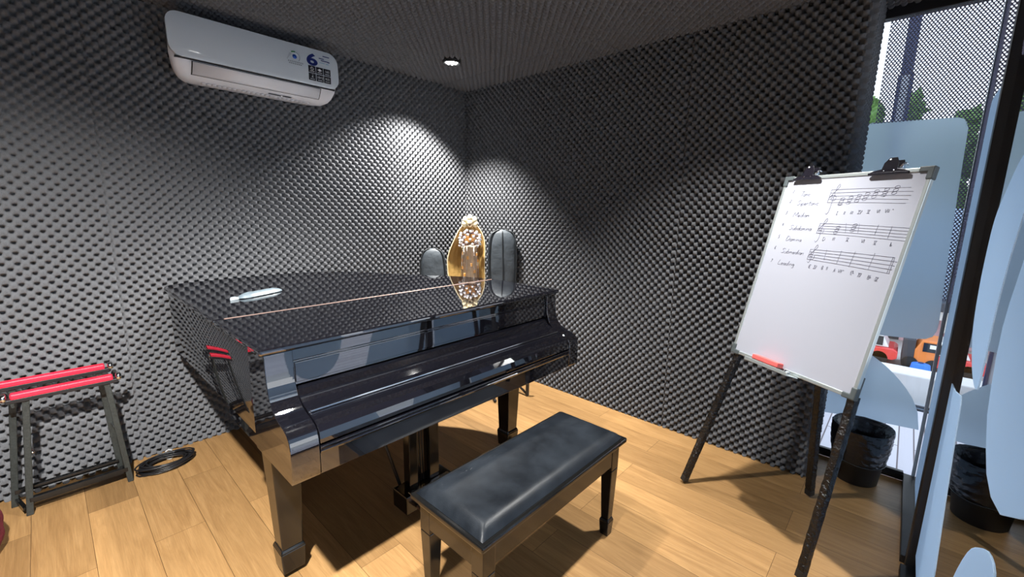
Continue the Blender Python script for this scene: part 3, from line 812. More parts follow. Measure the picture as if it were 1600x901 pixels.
# ------------------------------------------------------------------ piano bench
bx0, bx1, by0, by1, bz = .757, 1.632, .793, 1.160, .470
bn = thing('piano_bench', 'black lacquered piano bench with padded leather seat', 'bench', ((bx0+bx1)/2, (by0+by1)/2, 0))
B().box(bx0, bx1, by0, by1, bz-.022, bz).build('seat_frame', 'lacquer_bench', bn, .007, 3)
def cush(u, v):
    x = bx0+.016+u*(bx1-bx0-.032); y = by0+.016+v*(by1-by0-.032)
    d = min(min(u, 1-u)*(bx1-bx0), min(v, 1-v)*(by1-by0))
    t = min(1, d/.055); z = bz + .001 + .030*(1-(1-t)**2.4) + .004*sin(pi*u)*sin(pi*v)
    return (x, y, z + .0008*noise.noise(V((x*14, y*14, 0))))
b = B(); b.grid(cush, 88, 40); b.build('cushion', 'leather', bn)
ap = B()
i_ = .026
ap.box(bx0+i_+.03, bx1-i_-.03, by0+i_, by0+i_+.02, .350, bz-.022)
ap.box(bx0+i_+.03, bx1-i_-.03, by1-i_-.02, by1-i_, .350, bz-.022)
ap.box(bx0+i_, bx0+i_+.02, by0+i_+.03, by1-i_-.03, .350, bz-.022)
ap.box(bx1-i_-.02, bx1-i_, by0+i_+.03, by1-i_-.03, .350, bz-.022)
ap.build('apron', 'lacquer_bench', bn, .003)
for x in (bx0+i_+.026, bx1-i_-.026):
    for y in (by0+i_+.024, by1-i_-.024):
        b = B()
        b.frustum((x, y, bz-.022), .0275, .0275, (x, y, .33), .027, .027)
        b.frustum((x, y, .33), .027, .027, (x, y, .085), .0185, .0185)
        b.frustum((x, y, .085), .0185, .0185, (x, y, .072), .024, .024)
        b.frustum((x, y, .072), .024, .024, (x, y, 0), .019, .019)
        b.build('leg', 'lacquer_bench', bn, .003)

# ------------------------------------------------------------------ folding stand with red bars
fs_ = thing('folding_stand', 'folding stand with two red padded top bars on black legs', 'stand', (0, 2.93, 0))
def sframe(y, dy, x0t, x1t, x0b, x1b, zt, ybot):
    # one trapezoid frame: two legs, lower stretcher, red padded bar with chrome ends
    for xt, xb_ in ((x0t, x0b), (x1t, x1b)):
        b = B(); b.bar((xb_, ybot, .0), (xt, y, zt-.02), .024, .020); b.build('leg', 'tube', fs_, .003)
    zq = .075; f = zq/zt
    b = B(); b.bar((x0b+(x0t-x0b)*f, ybot+(y-ybot)*f, zq), (x1b+(x1t-x1b)*f, ybot+(y-ybot)*f, zq), .022, .022, (0,0,1)); b.build('stretcher', 'lacquer_bench', fs_, .002)
    b = B(); b.box(x0t-.062, x1t+.042, y-.016, y+.016, zt-.028, zt-.008); b.build('rail', 'steel_black', fs_, .003)
    b = B(); b.box(x0t-.045, x1t+.025, y-.019, y+.019, zt-.010, zt+.016); b.build('red_pad', 'red', fs_, .006)
    for x in (x0t-.066, x1t+.046):
        b = B(Matrix.Translation((x-.011, y, zt)) @ Matrix.Rotation(pi/2, 4, 'Y')); b.lathe([(.014, 0), (.020, .004), (.020, .018), (.014, .022)], 18); b.build('end_cap', 'chrome', fs_)
sframe(2.860, 0, -.140, .130, -.195, .163, .585, 2.868)
sframe(2.975, 0, -.180, .112, -.245, .140, .615, 3.000)
for x in (-.15, .145):
    b = B(); b.tube([(x*1.0, 2.865, .30), (x*1.0-.015, 2.987, .30)], .006, 8); b.build('pivot_bolt', 'chrome', fs_)
b = B(); b.bar((-.20, 2.93, .035), (.15, 2.93, .035), .02, .02, (0,0,1)); b.bar((-.205,2.868,.035),(-.235,3.0,.035),.016,.016); b.bar((.16,2.868,.035),(.14,3.0,.035),.016,.016); b.build('lower_bar', 'lacquer_bench', fs_, .002)

# coiled cable
random.seed(11)
cb_ = thing('cable_coil', 'coiled black cable on the floor beside the folding stand', 'cable', (.315, 2.90, 0))
b = B(); pts = []
for k in range(15):
    rx, ry = random.uniform(.088, .122), random.uniform(.055, .085); ox, oy = random.uniform(-.012, .012), random.uniform(-.008, .008)
    for j in range(24):
        a = 2*pi*j/24
        pts.append((.320+ox+rx*cos(a), 2.905+oy+ry*sin(a), .006+.0026*k+.004*sin(a*2+k)+.002))
pts += [(.40, 2.86, .03), (.33, 2.83, .012), (.25, 2.845, .006), (.20, 2.87, .006), (.19, 2.90, .006)]
b.tube(catmull(pts, 2), .0042, 6); b.build('cord', 'cable', cb_)
b = B(); b.tube([(.345+.02*cos(a), 2.975+.012*sin(a*1.0), .028+.024*sin(a)) for a in [i*pi/6 for i in range(13)]], .004, 6); b.build('cable_tie', 'tie', cb_)

# maroon bag at the left edge
mb = thing('cloth_bag', 'maroon quilted cloth bag at the left edge beside the folding stand', 'bag', (-.46, 2.66, 0))
def bagf(c, sx, sy, h, e=2.6, q=0.):
    def fn(u, v):
        a = 2*pi*u; t = v; ca, sa = cos(a), sin(a)
        k = (abs(ca)**e + abs(sa)**e)**(-1/e)
        w = (1-abs(2*t-1)**4*.30) if t < .5 else (1-(2*t-1)**3*.45)
        w *= 1 + q*sin(a*9)*sin(t*14)
        return (c[0]+sx*k*w*ca, c[1]+sy*k*w*sa, c[2]+h*t)
    return fn
f_ = bagf((-.43, 2.66, .002), .172, .16, .23, q=.025)
b = B(); b.grid(f_, 48, 20); n0 = len(b.v); b.add([b.v[20*49+i] for i in range(48)], [tuple(range(48))]); b.add([b.v[i] for i in range(48)], [tuple(range(48))[::-1]])
b.build('body', 'maroon', mb)
b = B(); b.tube(catmull([(-.54, 2.66, .225), (-.53, 2.66, .29), (-.46, 2.66, .32), (-.39, 2.66, .29), (-.38, 2.66, .225)], 5), .010, 8); b.build('handle', 'maroon', mb)

# ------------------------------------------------------------------ instruments in the far corner
FD = V((-.667, -.745, 0)).normalized(); SD = V((-FD.y, FD.x, 0)); SD = SD if SD.x > 0 else -SD   # facing / rightward
def gig_bag(name, label, base, zs, ws, ds, piping=True, lean=0., zipper=True):
    t = thing(name, label, 'case', base, 'soft instrument cases behind the piano')
    c = V(base); prof = catmull([(z, w, d) for z, w, d in zip(zs, ws, ds)], 5)
    def fn(u, v):
        f = v*(len(prof)-1); i = min(int(f), len(prof)-2); p = prof[i].lerp(prof[i+1], f-i); a = 2*pi*u; e = 2.8
        ca, sa = cos(a), sin(a); k = (abs(ca)**e+abs(sa)**e)**(-1/e)
        P = c + SD*(p.y*k*ca) + FD*(p.z*k*sa + lean*p.x) + V((0, 0, p.x))
        return P + FD*.004*noise.noise(P*9) + SD*.003*noise.noise(P*13)
    b = B(); b.grid(fn, 40, 50); b.add([fn(i/40, 0) for i in range(40)], [tuple(range(40))[::-1]]); b.add([fn(i/40, 1) for i in range(40)], [tuple(range(40))])
    b.build('shell', 'bag', t)
    for s in (-1, 1):
        pth = [c + SD*(s*p.y*.93) + FD*(p.z*.93+lean*p.x) + V((0,0,p.x)) for p in prof]
        b = B(); b.tube(pth, .0055, 6); b.build('piping', 'bagdark', t)
    if zipper:
        pth = [c + SD*(.004*sin(p.x*9)) + FD*(p.z+.004+lean*p.x) + V((0,0,p.x)) for p in prof[4:-3]]
        b = B(); b.tube(pth, .0035, 6); b.build('zipper', 'bagdark', t)
    return t
gig_bag('gig_bag', 'tall grey soft instrument case standing right of the palm leaf harp', (2.592, 2.488, 0),
        [0, .05, .20, .45, .62, .76, .95, 1.10, 1.20, 1.26, 1.285], [.07, .125, .150, .150, .135, .120, .122, .122, .114, .088, .030], [.035, .055, .07, .07, .06, .055, .055, .05, .045, .032, .012])
gig_bag('gig_bag', 'short grey soft instrument case standing left of the palm leaf harp', (2.175, 2.885, 0),
        [0, .05, .25, .50, .80, .95, 1.04, 1.10, 1.125], [.06, .10, .112, .112, .110, .108, .100, .078, .028], [.035, .055, .06, .06, .055, .05, .045, .03, .012], zipper=False)

hp = thing('palm_leaf_harp', 'golden palm leaf harp with scalloped top, standing behind the piano', 'harp', (2.40, 2.68, .60))
HC = V((2.415, 2.695, 0))
hz = [.62, .70, .80, .90, 1.00, 1.06, 1.12, 1.20, 1.27, 1.316]
hl = [.10, .14, .165, .180, .186, .180, .163, .128, .095, .062]
hr = [.09, .13, .130, .125, .122, .123, .125, .118, .092, .060]
hpp = catmull([(z, l, r) for z, l, r in zip(hz, hl, hr)], 5)
def harpf(u, v):
    f = v*(len(hpp)-1); i = min(int(f), len(hpp)-2); p = hpp[i].lerp(hpp[i+1], f-i)
    s = u*2-1; w = p.y if s < 0 else p.z
    dep = .085*sin(pi*min(1, max(0, (p.x-.58)/.80)))
    fold = .0018*sin(s*34)
    return HC + SD*(s*w) - FD*(dep*(1-s*s) - .0 + fold) + FD*.05 + V((0, 0, p.x))
b = B(); b.grid(harpf, 44, 44); b.build('leaf_bowl', 'leaf', hp, solid=.004)
b = B()
for s in (0, 1): b.tube([harpf(s, j/44) for j in range(45)], .0045, 6)
b.build('bowl_edge', 'leafpale', hp)
b = B()   # folded scallops on top
for (dx, dz, r, sx) in ((0, .066, .031, 1), (-.038, .050, .030, 1), (.038, .050, .030, 1), (-.046, .018, .030, 1), (.046, .018, .030, 1), (0, .026, .036, 1)):
    b.ball(HC + SD*dx + FD*(.05-.006*abs(dx)/.03) + V((0,0,1.312+dz)), r, 12, 8, (.72, .72, 1.0))
b.build('scalloped_top', 'leafpale', hp)
b = B()
for s in (-1, 0, 1): b.tube([HC+FD*.075+V((0,0,1.312)), HC+FD*.076+SD*(.012*s)+V((0,0,1.335)), HC+FD*.072+SD*(.028*s)+V((0,0,1.358))], .0022, 5)
for s in (-1, 1): b.tube(catmull([HC+FD*.0+SD*(.024*s)+V((0,0,1.285)), HC+FD*.03+SD*(.004*s)+V((0,0,1.268)), HC+FD*.04+SD*(.016*s)+V((0,0,1.245)), HC+FD*.04+V((0,0,1.232))], 4), .004, 6)
b.build('twine', 'leafdark', hp)
TC = HC + FD*.075
b = B(); b.lathe([(.055, .74), (.058, .76), (.058, 1.135), (.064, 1.140), (.064, 1.152), (.045, 1.156)], 24, TC); b.build('tube', 'bamboo', hp)
for k in range(14):
    a = 2*pi*k/14; d = V((cos(a), sin(a), 0))
    b = B(); b.tube([TC+d*.059+V((0,0,.76)), TC+d*.074+V((0,0,.85+.02*(k % 5))), TC+d*.065+V((0,0,1.145))], .0013, 4); b.build('string', 'string', hp)
random.seed(4)
for k in range(14):
    a = 2*pi*k/14 + .1; d = V((cos(a), sin(a), 0)); z = .96 + .028*((k*5) % 7) - .04
    b = B(Matrix.Translation(TC + d*.064 + V((0,0,z))) @ Matrix.Rotation(a, 4, 'Z')); b.box(-.006, .007, -.008, .008, -.013, .013); b.build('bridge', 'amber', hp, .002)
for k in range(44):
    a = 2.399*k; z = 1.150 + .130*(k/44); rr_ = .084 if k < 32 else .084*math.sqrt((44-k)/12)
    d = V((cos(a), sin(a), 0)); q = TC + d*rr_ + V((0,0,z))
    b = B(); b.tube([TC + d*.02 + V((0,0,z-.004)), q], .0022, 5); b.cur = 1; b.ball(q, .0115, 8, 6); b.build('tuning_peg', ['pegdark', 'bead'], hp)
for k in range(6):
    a = 1.05*k+.3; d = V((cos(a), sin(a), 0)); b = B(Matrix.Translation(TC+d*.03+V((0,0,1.215)))); b.prism([(-.012,-.03),(.012,-.03),(.014,.03),(-.008,.034)], 'y', -.003, .003); b.build('leaf_slip', 'amber', hp)
# its black tripod stand
hs = thing('instrument_stand', 'black folding tripod stand behind the piano leg, carrying the palm leaf harp', 'stand', (2.40, 2.62, 0))
B().tube([(2.40, 2.66, .22), (2.40, 2.66, .575)], .012, 10).build('pole', 'steel_black', hs)
B().lathe([(.02, .20), (.03, .22), (.03, .26), (.02, .28)], 16, (2.40, 2.66, 0)).build('hub', 'steel_black', hs)
b = B(); b.bar((2.40-.09*SD.x, 2.66-.09*SD.y, .585), (2.40+.09*SD.x, 2.66+.09*SD.y, .585), .03, .02, (0,0,1)); b.build('cradle', 'steel_black', hs, .004)
for (x, y) in ((2.19, 2.16), (2.45, 2.06), (2.56, 2.90)):
    b = B(); b.tube([(2.40, 2.66, .24), (x+(2.4-x)*.35, y+(2.66-y)*.35, .14), (x, y, .012)], .009, 8); l = b.build('leg', 'steel_black', hs)
    b = B(); b.ball((x, y, .013), .013, 10, 6); b.build('foot', 'bin', l)
b = B(); b.bar((2.45, 2.06, .006), (2.45, 2.06, .17), .028, .014); b.build('upright', 'steel_black', hs, .002)

# ------------------------------------------------------------------ whiteboard easel
BW, BH = .60, .90
bc = V((2.273, .277, 1.185)); yaw, lean = -2.097, .249
r0 = V((cos(yaw), sin(yaw), 0)); nf = V((-.865, .502, 0)).normalized()
bu = (V((0,0,1))*cos(lean) - nf*sin(lean)).normalized(); bu = V((0,0,1))*cos(lean) - nf*sin(lean)
bn_ = r0.cross(bu).normalized()
BM = Matrix.Translation(bc - r0*BW/2 + bu*BH/2) @ Matrix(((r0.x, bu.x, bn_.x, 0), (r0.y, bu.y, bn_.y, 0), (r0.z, bu.z, bn_.z, 0), (0,0,0,1)))
# board frame: local x right from the left edge, y up from the top edge (negative down), z towards the viewer
ez = thing('whiteboard_easel', 'white flip chart easel with written music notes on wrapped legs', 'whiteboard', (2.2, .4, 0))
b = B(BM); b.box(.010, BW-.010, -BH+.010, -.010, -.012, .0); b.build('board', 'board', ez)
b = B(BM)
for (x0, x1, y0, y1) in ((.022, BW-.022, -.016, .0), (.022, BW-.022, -BH, -BH+.016)): b.box(x0, x1, y0, y1, -.016, .004)
for (x0, x1) in ((0, .014), (BW-.014, BW)): b.box(x0, x1, -BH+.022, -.022, -.016, .004)
b.build('frame', 'alu', ez, .0025)
for (x, y, sx, sy) in ((0, 0, 1, -1), (BW, 0, -1, -1), (0, -BH, 1, 1), (BW, -BH, -1, 1)):
    b = B(BM); pl_ = [(x-.004*sx, y-.004*sy), (x+.046*sx, y-.004*sy), (x+.046*sx, y+.018*sy), (x+.018*sx, y+.018*sy), (x+.018*sx, y+.046*sy), (x-.004*sx, y+.046*sy)]
    if sx*sy < 0: pl_ = pl_[::-1]
    b.prism(pl_, 'z', -.019, .007); b.build('corner_cap', 'greyplastic', ez, .004)
b = B(BM); ty = -BH
b.prism([(.105, .004), (.372, .004), (.350, .048), (.125, .048)][::-1], 'y', ty-.006, ty-.001)
b.prism([(.125, .046), (.350, .046), (.350, .050), (.125, .050)][::-1], 'y', ty-.006, ty+.010)
b.build('pen_tray', 'alu', ez, .0015)
Bpt = lambda x, y, z=0.: BM @ V((x, y, z))
def easel_leg(p0, p1, w, d, side):
    p0, p1 = V(p0), V(p1)
    b = B(); b.bar(p0, p1, w, d, side); l = b.build('leg', 'alu', ez, .002)
    # crinkled black plastic wrapped over three sides
    t = (p1-p0).normalized(); sx = V(side); sx = (sx - t*sx.dot(t)).normalized(); sy = t.cross(sx)
    if sy.dot(V((-1, -.2, 0))) < 0: sy = -sy
    ln = (p1-p0).length; k = int(ln/.012)
    ring = [(.53, -.55), (.53, .53), (-.53, .53), (-.53, -.55)]
    sec = []
    for (a0, c0), (a1, c1) in zip(ring[:-1], ring[1:]):
        for i in range(5): sec.append((a0+(a1-a0)*i/5, c0+(c1-c0)*i/5))
    sec.append(ring[-1])
    def fn(u, v):
        i = u*(len(sec)-1); i0 = min(int(i), len(sec)-2); f = i-i0
        a = sec[i0][0]*(1-f)+sec[i0+1][0]*f; c = sec[i0][1]*(1-f)+sec[i0+1][1]*f
        P = p0 + t*(ln*v); q = P + sx*(a*w*1.06) + sy*(c*d*1.06)
        return q + (sx*a + sy*c).normalized()*(.0022*abs(noise.noise(q*55)) + .0012*noise.noise(q*130))
    b = B(); b.grid(fn, 15, k); b.build('plastic_wrap', 'wrap', l, solid=.0006)
    b = B(); b.bar(p1 - t*.001, p1 + t*.0, w*1.02, d*1.02, side)
    # rubber foot
    b = B(); e = V(p0) if p0.z < p1.z else V(p1); b.bar(e + V((0,0,.0)), e + t*(.03 if p0.z < p1.z else -.03), w*1.25, d*1.25, side); b.build('foot', 'bin', l, .002)
sd = tuple(r0)
easel_leg((2.208, .728, .012), Bpt(.020, -BH+.01, -.030), .024, .024, sd)
easel_leg((1.895, .142, .012), Bpt(BW-.020, -BH+.01, -.030), .024, .024, sd)
easel_leg((2.548, .206, .012), Bpt(BW*.5, -.30, -.045), .026, .026, sd)
b = B(BM); b.box(.03, BW-.03, -.32, -.27, -.036, -.014); b.build('back_brace', 'alu', ez, .002)
for x in (.022, BW-.022):
    b = B(BM); b.box(x-.012, x+.012, -BH+.005, -BH+.09, -.042, -.014); b.build('leg_bracket', 'greyplastic', ez, .002)

# --- handwriting (strokes on the board face)
GL = {
 'T': [[(0,1),(.8,1.03)],[(.42,1.02),(.36,0)]], 'o': [[(.5,.25),(.3,.42),(.05,.25),(.1,.02),(.35,0),(.5,.2)]], 'n': [[(0,.4),(.02,0)],[(.02,.25),(.25,.42),(.35,.3),(.38,0)]],
 'i': [[(.1,.4),(.12,0)],[(.12,.6),(.14,.63)]], 'c': [[(.4,.36),(.2,.42),(.02,.2),(.15,0),(.4,.06)]],
 'S': [[(.6,.92),(.3,1.0),(.08,.78),(.3,.55),(.5,.32),(.3,.02),(0,.1)]], 'u': [[(0,.4),(.05,.05),(.25,0),(.38,.4),(.4,0)]], 'p': [[(.02,.4),(-.05,-.4)],[(.02,.3),(.25,.42),(.4,.2),(.2,.0),(.0,.08)]],
 'e': [[(.05,.2),(.38,.25),(.25,.42),(.05,.28),(.08,.03),(.38,.04)]], 'r': [[(.02,.4),(.05,0)],[(.05,.25),(.2,.42),(.34,.38)]], 't': [[(.2,.85),(.15,.08),(.3,0)],[(0,.5),(.4,.52)]],
 'M': [[(0,0),(.08,1),(.4,.3),(.75,1),(.8,0)]], 'd': [[(.38,.3),(.15,.42),(.02,.15),(.2,0),(.36,.2),(.44,.95),(.42,0)]], 'a': [[(.38,.35),(.15,.42),(.02,.15),(.2,0),(.36,.25),(.38,.4),(.42,0)]],
 'b': [[(.08,.95),(.02,0)],[(.03,.2),(.22,.42),(.38,.22),(.22,0),(.03,.08)]], 'm': [[(0,.4),(.02,0)],[(.02,.25),(.18,.42),(.25,.05)],[(.25,.25),(.42,.42),(.5,.0)]], 'D': [[(.05,1),(.02,0),(.45,.15),(.62,.55),(.4,.95),(-.05,1)]],
 'L': [[(.1,1),(.0,.05),(.5,.05)]], 'g': [[(.36,.35),(.12,.42),(.02,.18),(.2,.05),(.36,.3),(.34,-.3),(.1,-.4)]], 'I': [[(.15,.9),(.15,0)],[(0,.9),(.32,.9)],[(0,0),(.3,0)]], 'l': [[(.1,.85),(.08,0)]],
 'V': [[(0,.9),(.25,0),(.5,.92)]], '_': [[(-.1,0),(.6,0)]], '^': [[(-.1,.92),(.6,.92)]], 'E': [[(.4,.95),(.05,.92),(.02,.5),(.3,.5)],[(.02,.5),(0,0),(.4,.02)]], 'B': [[(.02,1),(0,0),(.35,.1),(.35,.42),(.05,.5),(.35,.65),(.3,.95),(.02,1)]],
 'A': [[(0,0),(.25,1),(.45,0)],[(.1,.4),(.4,.42)]], '*': [[(.1,.75),(.2,.85),(.28,.75),(.18,.66),(.1,.75)]], '-': [[(.05,.4),(.2,.4)]], 'f': [[(.02,1.1),(0,.4),(.2,.55),(.18,.42),(0,.38)]],
 '1': [[(.1,.9),(.05,0)]], '2': [[(.02,.75),(.2,.95),(.4,.7),(.02,.05),(.45,.05)]], '3': [[(.02,.9),(.3,.9),(.12,.55),(.36,.3),(.15,0),(0,.1)]], '4': [[(.1,.95),(.02,.4),(.4,.42)],[(.32,.7),(.28,0)]], '5': [[(.4,.95),(.1,.93),(.06,.55),(.34,.45),(.3,.05),(0,.05)]], '6': [[(.3,.95),(.05,.4),(.1,.05),(.35,.1),(.3,.38),(.06,.3)]], '7': [[(0,.9),(.4,.92),(.15,0)]], ' ': []}
ADV = {'m': .62, 'T': .75, 'M': .95, 'S': .68, 'D': .75, 'i': .28, 'l': .26, ' ': .35, 'V': .6, 'I': .42, 'L': .6, '_': 0, '^': 0, '-': .3, '*': .3, 'f': .3, '1': .3}
wr = B(BM)
def written(nm):
    global wr
    wr.build(nm, 'ink', ez); wr = B(BM)
def stroke(pts, r=.0007, sm=True):
    q = [(x, y, .0006) for x, y in pts]
    if sm and len(q) > 2: q = catmull(q, 4)
    wr.tube(q, r, 4, smooth=False)
def word(x, y, h, txt, width=None, r=.0007, slant=.22, drop=0.):
    tot = sum(ADV.get(c, .5) for c in txt)
    s = h if width is None else width/tot
    cx = x
    for c in txt:
        for st_ in GL[c]:
            pts = [(cx + px*s + py*h*slant, -y - (cx-x)*drop + py*h) for px, py in st_]
            stroke(pts, r)
        cx += ADV.get(c, .5)*s
for (d, nx, ny, t, x, y, x1) in (('1', .060, .079, 'Tonic', .103, .095, .152), ('2', .058, .126, 'Supertonic', .100, .138, .206), ('3', .056, .182, 'Median', .099, .194, .180), ('4', .056, .240, 'Subdomina', .100, .256, .212),
                                ('5', .055, .299, 'Domina', .102, .309, .181), ('6', .054, .354, 'Submedian', .097, .369, .213), ('7', .056, .419, 'Leading', .099, .425, .186)):
    word(nx, ny, .016, d); written('written_number'); word(x, y, .022, t, x1-x); written('written_line')
def staff(x0, y0, x1, y1, bot0, bot1):
    for i in range(5):
        f = i/4
        ya, yb = y0+(bot0-y0)*f, y1+(bot1-y1)*f
        stroke([(x0-.003*f, -ya), ((x0+x1)/2, -(ya+yb)/2+.0015), (x1+.004*((i*3) % 4), -yb)], .0006)
def clef(x, y, top, bot):
    stroke([(x+.006, -y), (x-.006, -y+.005), (x-.004, -y-.009), (x+.010, -y-.009), (x+.012, -y+.008), (x-.006, -y+.013), (x-.016, -y), (x-.002, -(y+top)/2-.006), (x+.014, -top-.014), (x+.012, -top), (x+.004, -top-.016), (x+.002, -y), (x+.001, -bot+.016), (x-.006, -bot), (x-.014, -bot+.006)])
def noteheads(x, y, n=3, dy=.012):
    for i in range(n):
        cx, cy = x+.0025*i, -y+.0115*(i-1)
        stroke([(cx+.0085*cos(a)+.002*sin(a), cy+.0056*sin(a)) for a in [k*pi/4 for k in range(9)]], .0007)
staff(.245, .070, .545, .073, .127, .134); stroke([(.246, -.068), (.243, -.128)])
clef(.262, .108, .046, .179)
for i, (x, y) in enumerate(((.301,.1235),(.334,.118),(.365,.110),(.394,.1035),(.426,.0945),(.460,.0885),(.4945,.081))): noteheads(x, y)
stroke([(.292, -.137), (.312, -.1365)])
rom = lambda x, y, t, h=.015: word(x, y, h, t, slant=.05)
for x, t in ((.299, 'I'), (.329, 'll'), (.356, 'lll'), (.386, '_^IV'), (.421, '_^V'), (.455, 'Vl'), (.484, 'Vll'), (.507, '*')): rom(x, .181-(x-.30)*.06, t)
written('music_staff')
staff(.242, .221, .590, .228, .265, .277); stroke([(.243, -.220), (.240, -.267)])
clef(.256, .255, .198, .305)
for xa_, ya_, xb_, yb_ in ((.354,.217,.363,.259),(.4066,.217,.412,.258),(.4787,.2187,.476,.260),(.5275,.2234,.525,.271)): stroke([(xa_, -ya_), (xb_, -yb_)], .0006)
noteheads(.322, .247); noteheads(.387, .235)
for x, y, t in ((.277,.297,'D'), (.318,.293,'lll'), (.376,.292,'_^V'), (.436,.294,'Vl'), (.483,.298,'_^V'), (.541,.300,'b')): rom(x, y, t)
written('music_staff')
staff(.238, .340, .5716, .3414, .385, .404); stroke([(.238, -.338), (.236, -.388)])
clef(.252, .374, .317, .40)
for xa_, ya_, xb_, yb_ in ((.3098,.335,.3116,.3816),(.3726,.334,.369,.392),(.427,.332,.4216,.397),(.500,.332,.495,.399),(.5716,.341,.5698,.404),(.566,.341,.563,.404)): stroke([(xa_, -ya_), (xb_, -yb_)], .0006)
for x, y, t in ((.253,.423,'lE'), (.278,.423,'_^lV'), (.313,.422,'B'), (.333,.421,'ll'), (.366,.427,'A'), (.385,.426,'Vll*'), (.436,.427,'Ef'), (.466,.431,'_^lV'), (.503,.436,'Bf'), (.527,.438,'-_^V')): rom(x, y, t)
written('music_staff')

# bulldog clips on the top edge
def clip(x, s, label):
    t = thing('bulldog_clip', label, 'clip', Bpt(x, -.02, .004), 'black bulldog clips on the whiteboard')
    b = B(BM)
    # jaw: flared bar across the board, both sides
    b.prism([(x-.068*s, -.021), (x+.068*s, -.021), (x+.068*s, -.013), (x+.052*s, -.004), (x+.026*s, .002), (x-.026*s, .002), (x-.052*s, -.004), (x-.068*s, -.013)], 'z', .0075, .0125)
    b.prism([(x-.066*s, -.021), (x+.066*s, -.021), (x+.066*s, -.012), (x-.066*s, -.012)], 'z', .0125, .016)
    b.build('jaw', 'clipblack', t, .0015)
    b = B(BM); b.prism([(x-.026*s, -.004), (x+.026*s, -.004), (x+.026*s, .024), (x+.016*s, .046), (x-.008*s, .046), (x-.022*s, .026)], 'z', .010, .0135); b.build('lever', 'clipblack', t, .0015)
    b = B(BM); b.prism([(x-.026*s, -.02), (x+.026*s, -.02), (x+.026*s, .030), (x+.02*s, .046), (x-.02*s, .046), (x-.026*s, .030)], 'z', -.0245, -.021); b.build('lever', 'clipblack', t, .0015, label='rear lever')
    b = B(BM @ Matrix.Translation((x-.004*s, .038, .0135))); b.lathe([(.001, 0), (.0038, 0), (.0038, .001), (.001, .001)], 14); b.build('rivet', 'print_white', t)
    b = B(BM); b.tube([(x-.028*s, .012, -.006), (x+.034*s, .012, -.006)], .0085, 12); b.tube([(x+.026*s, .010, .004), (x+.038*s, .026, -.004), (x+.044*s, .020, -.012)], .0035, 8); b.build('spring', 'chrome', t)
    b = B(BM)
    for q in (-.016, .016): b.ball((x+q*s, -.006, .0128), .0034, 8, 5, (1, 1, .6))
    b.build('dimple', 'chrome', t)
clip(.117, 1.0, 'black bulldog clip on the left of the whiteboard top edge')
clip(.456, 1.08, 'black bulldog clip on the right of the whiteboard top edge, near the window')
# eraser and marker in the tray
er = thing('eraser', 'red whiteboard eraser lying in the easel tray', 'eraser', Bpt(.23, -BH, .03))
b = B(BM); b.box(.158, .296, -BH+.012, -BH+.034, .008, .046); b.build('grip', 'sponge', er, .004)
b = B(BM); b.box(.160, .294, -BH+.0005, -BH+.012, .009, .045); b.build('felt_pad', 'felt', er, .001)
mk = thing('marker_pen', 'short black marker cap lying beside the red eraser', 'marker', Bpt(.325, -BH, .03))
b = B(BM); b.tube([(.306, -BH+.008, .024), (.333, -BH+.008, .030)], .0085, 12); b.build('barrel', 'clipblack', mk)
b = B(BM); b.tube([(.333, -BH+.008, .030), (.349, -BH+.008, .033)], .0062, 12); b.build('cap', 'print_grey', mk)

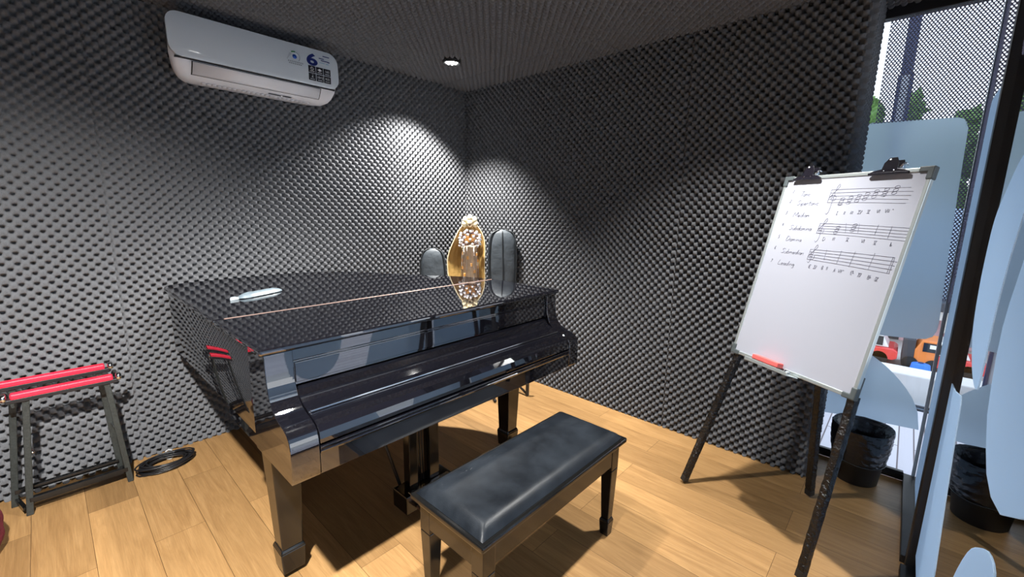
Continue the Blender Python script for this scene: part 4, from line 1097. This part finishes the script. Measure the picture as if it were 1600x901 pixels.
# ------------------------------------------------------------------ waste bin
wx, wy = 2.925, .050
wb = thing('waste_bin', 'black waste bin lined with a black plastic bag by the window', 'bin', (wx, wy, 0))
B().lathe([(.096, 0), (.100, .005), (.128, .29), (.131, .292), (.131, .30), (.122, .30), (.094, .012), (.02, .01)], 40, (wx, wy, 0)).build('can', 'bin', wb)
def lin(u, v):
    a = 2*pi*u; n3 = lambda k, s: noise.noise(V((cos(a)*k, sin(a)*k, v*s)))
    if v < .62:       # outside, hanging over the rim
        t = v/.62; z = .118 + .198*t + .012*noise.noise(V((cos(a)*2, sin(a)*2, 5)))*(1-t); r = .1165 + .0185*t + .004*max(0, sin(pi*t)) 
        r += .0055*abs(n3(3.5, 9)) + .003*noise.noise(V((a*2.2 + t*3.0, t*16, 2)))
    else:             # inside
        t = (v-.62)/.38; z = .316 - .15*t; r = .135 - .040*min(1, t*2.2) - .02*t; r += .009*n3(2.5, 5)*min(1, t*3)
        z += .010*noise.noise(V((cos(a)*1.7, sin(a)*1.7, 1)))*(1-t)
    if .5 < v < .75: z += .014*noise.noise(V((cos(a)*1.8, sin(a)*1.8, 8)))
    return (wx + r*cos(a), wy + r*sin(a), z)
b = B(); b.grid(lin, 120, 60); b.add([lin(i/60, 1) for i in range(60)], [tuple(range(60))]); b.build('bag_liner', 'liner', wb)
B().tube([(wx+.1215*cos(a), wy+.1215*sin(a), .125+.004*sin(3*a)) for a in [2*pi*i/48 for i in range(49)]], .0018, 5).build('bag_hem', 'greyplastic', wb)

# ------------------------------------------------------------------ world, camera
w = bpy.data.worlds.new('World'); SC.world = w; w.use_nodes = True
nt = w.node_tree
bg = nt.nodes['Background']
tc = N(nt, 'ShaderNodeTexCoord'); sx_ = N(nt, 'ShaderNodeSeparateXYZ'); nt.links.new(tc.outputs['Generated'], sx_.inputs[0])
rp = N(nt, 'ShaderNodeValToRGB'); e = rp.color_ramp.elements
e[0].position = .0; e[0].color = (.95, .93, 1.0, 1); e[1].position = .6; e[1].color = (.74, .82, 1.0, 1)
nt.links.new(sx_.outputs['Z'], rp.inputs['Fac']); nt.links.new(rp.outputs['Color'], bg.inputs['Color'])
bg.inputs['Strength'].default_value = 2.05

f, pitch, roll, yw = 671.1, .178658, .015918, .741070
fw = V((cos(yw), sin(yw), 0)); rt = V((sin(yw), -cos(yw), 0)); up = V((0, 0, 1))
F = cos(pitch)*fw - sin(pitch)*up; U_ = cos(pitch)*up + sin(pitch)*fw
R_ = cos(roll)*rt + sin(roll)*U_; Uu = cos(roll)*U_ - sin(roll)*rt
cam = bpy.data.cameras.new('camera'); co = bpy.data.objects.new('camera', cam); COL.objects.link(co)
cam.sensor_fit = 'HORIZONTAL'; cam.sensor_width = 36; cam.lens = f/1600*36; cam.clip_start = .02; cam.clip_end = 300
co.matrix_world = Matrix(((R_.x, Uu.x, -F.x, 0), (R_.y, Uu.y, -F.y, 0), (R_.z, Uu.z, -F.z, 1.44), (0, 0, 0, 1)))
SC.camera = co
SC.view_settings.view_transform = 'Standard'; SC.view_settings.look = 'None'; SC.view_settings.gamma = 1; SC.view_settings.use_curve_mapping = False
SC.view_settings.exposure = 0.0
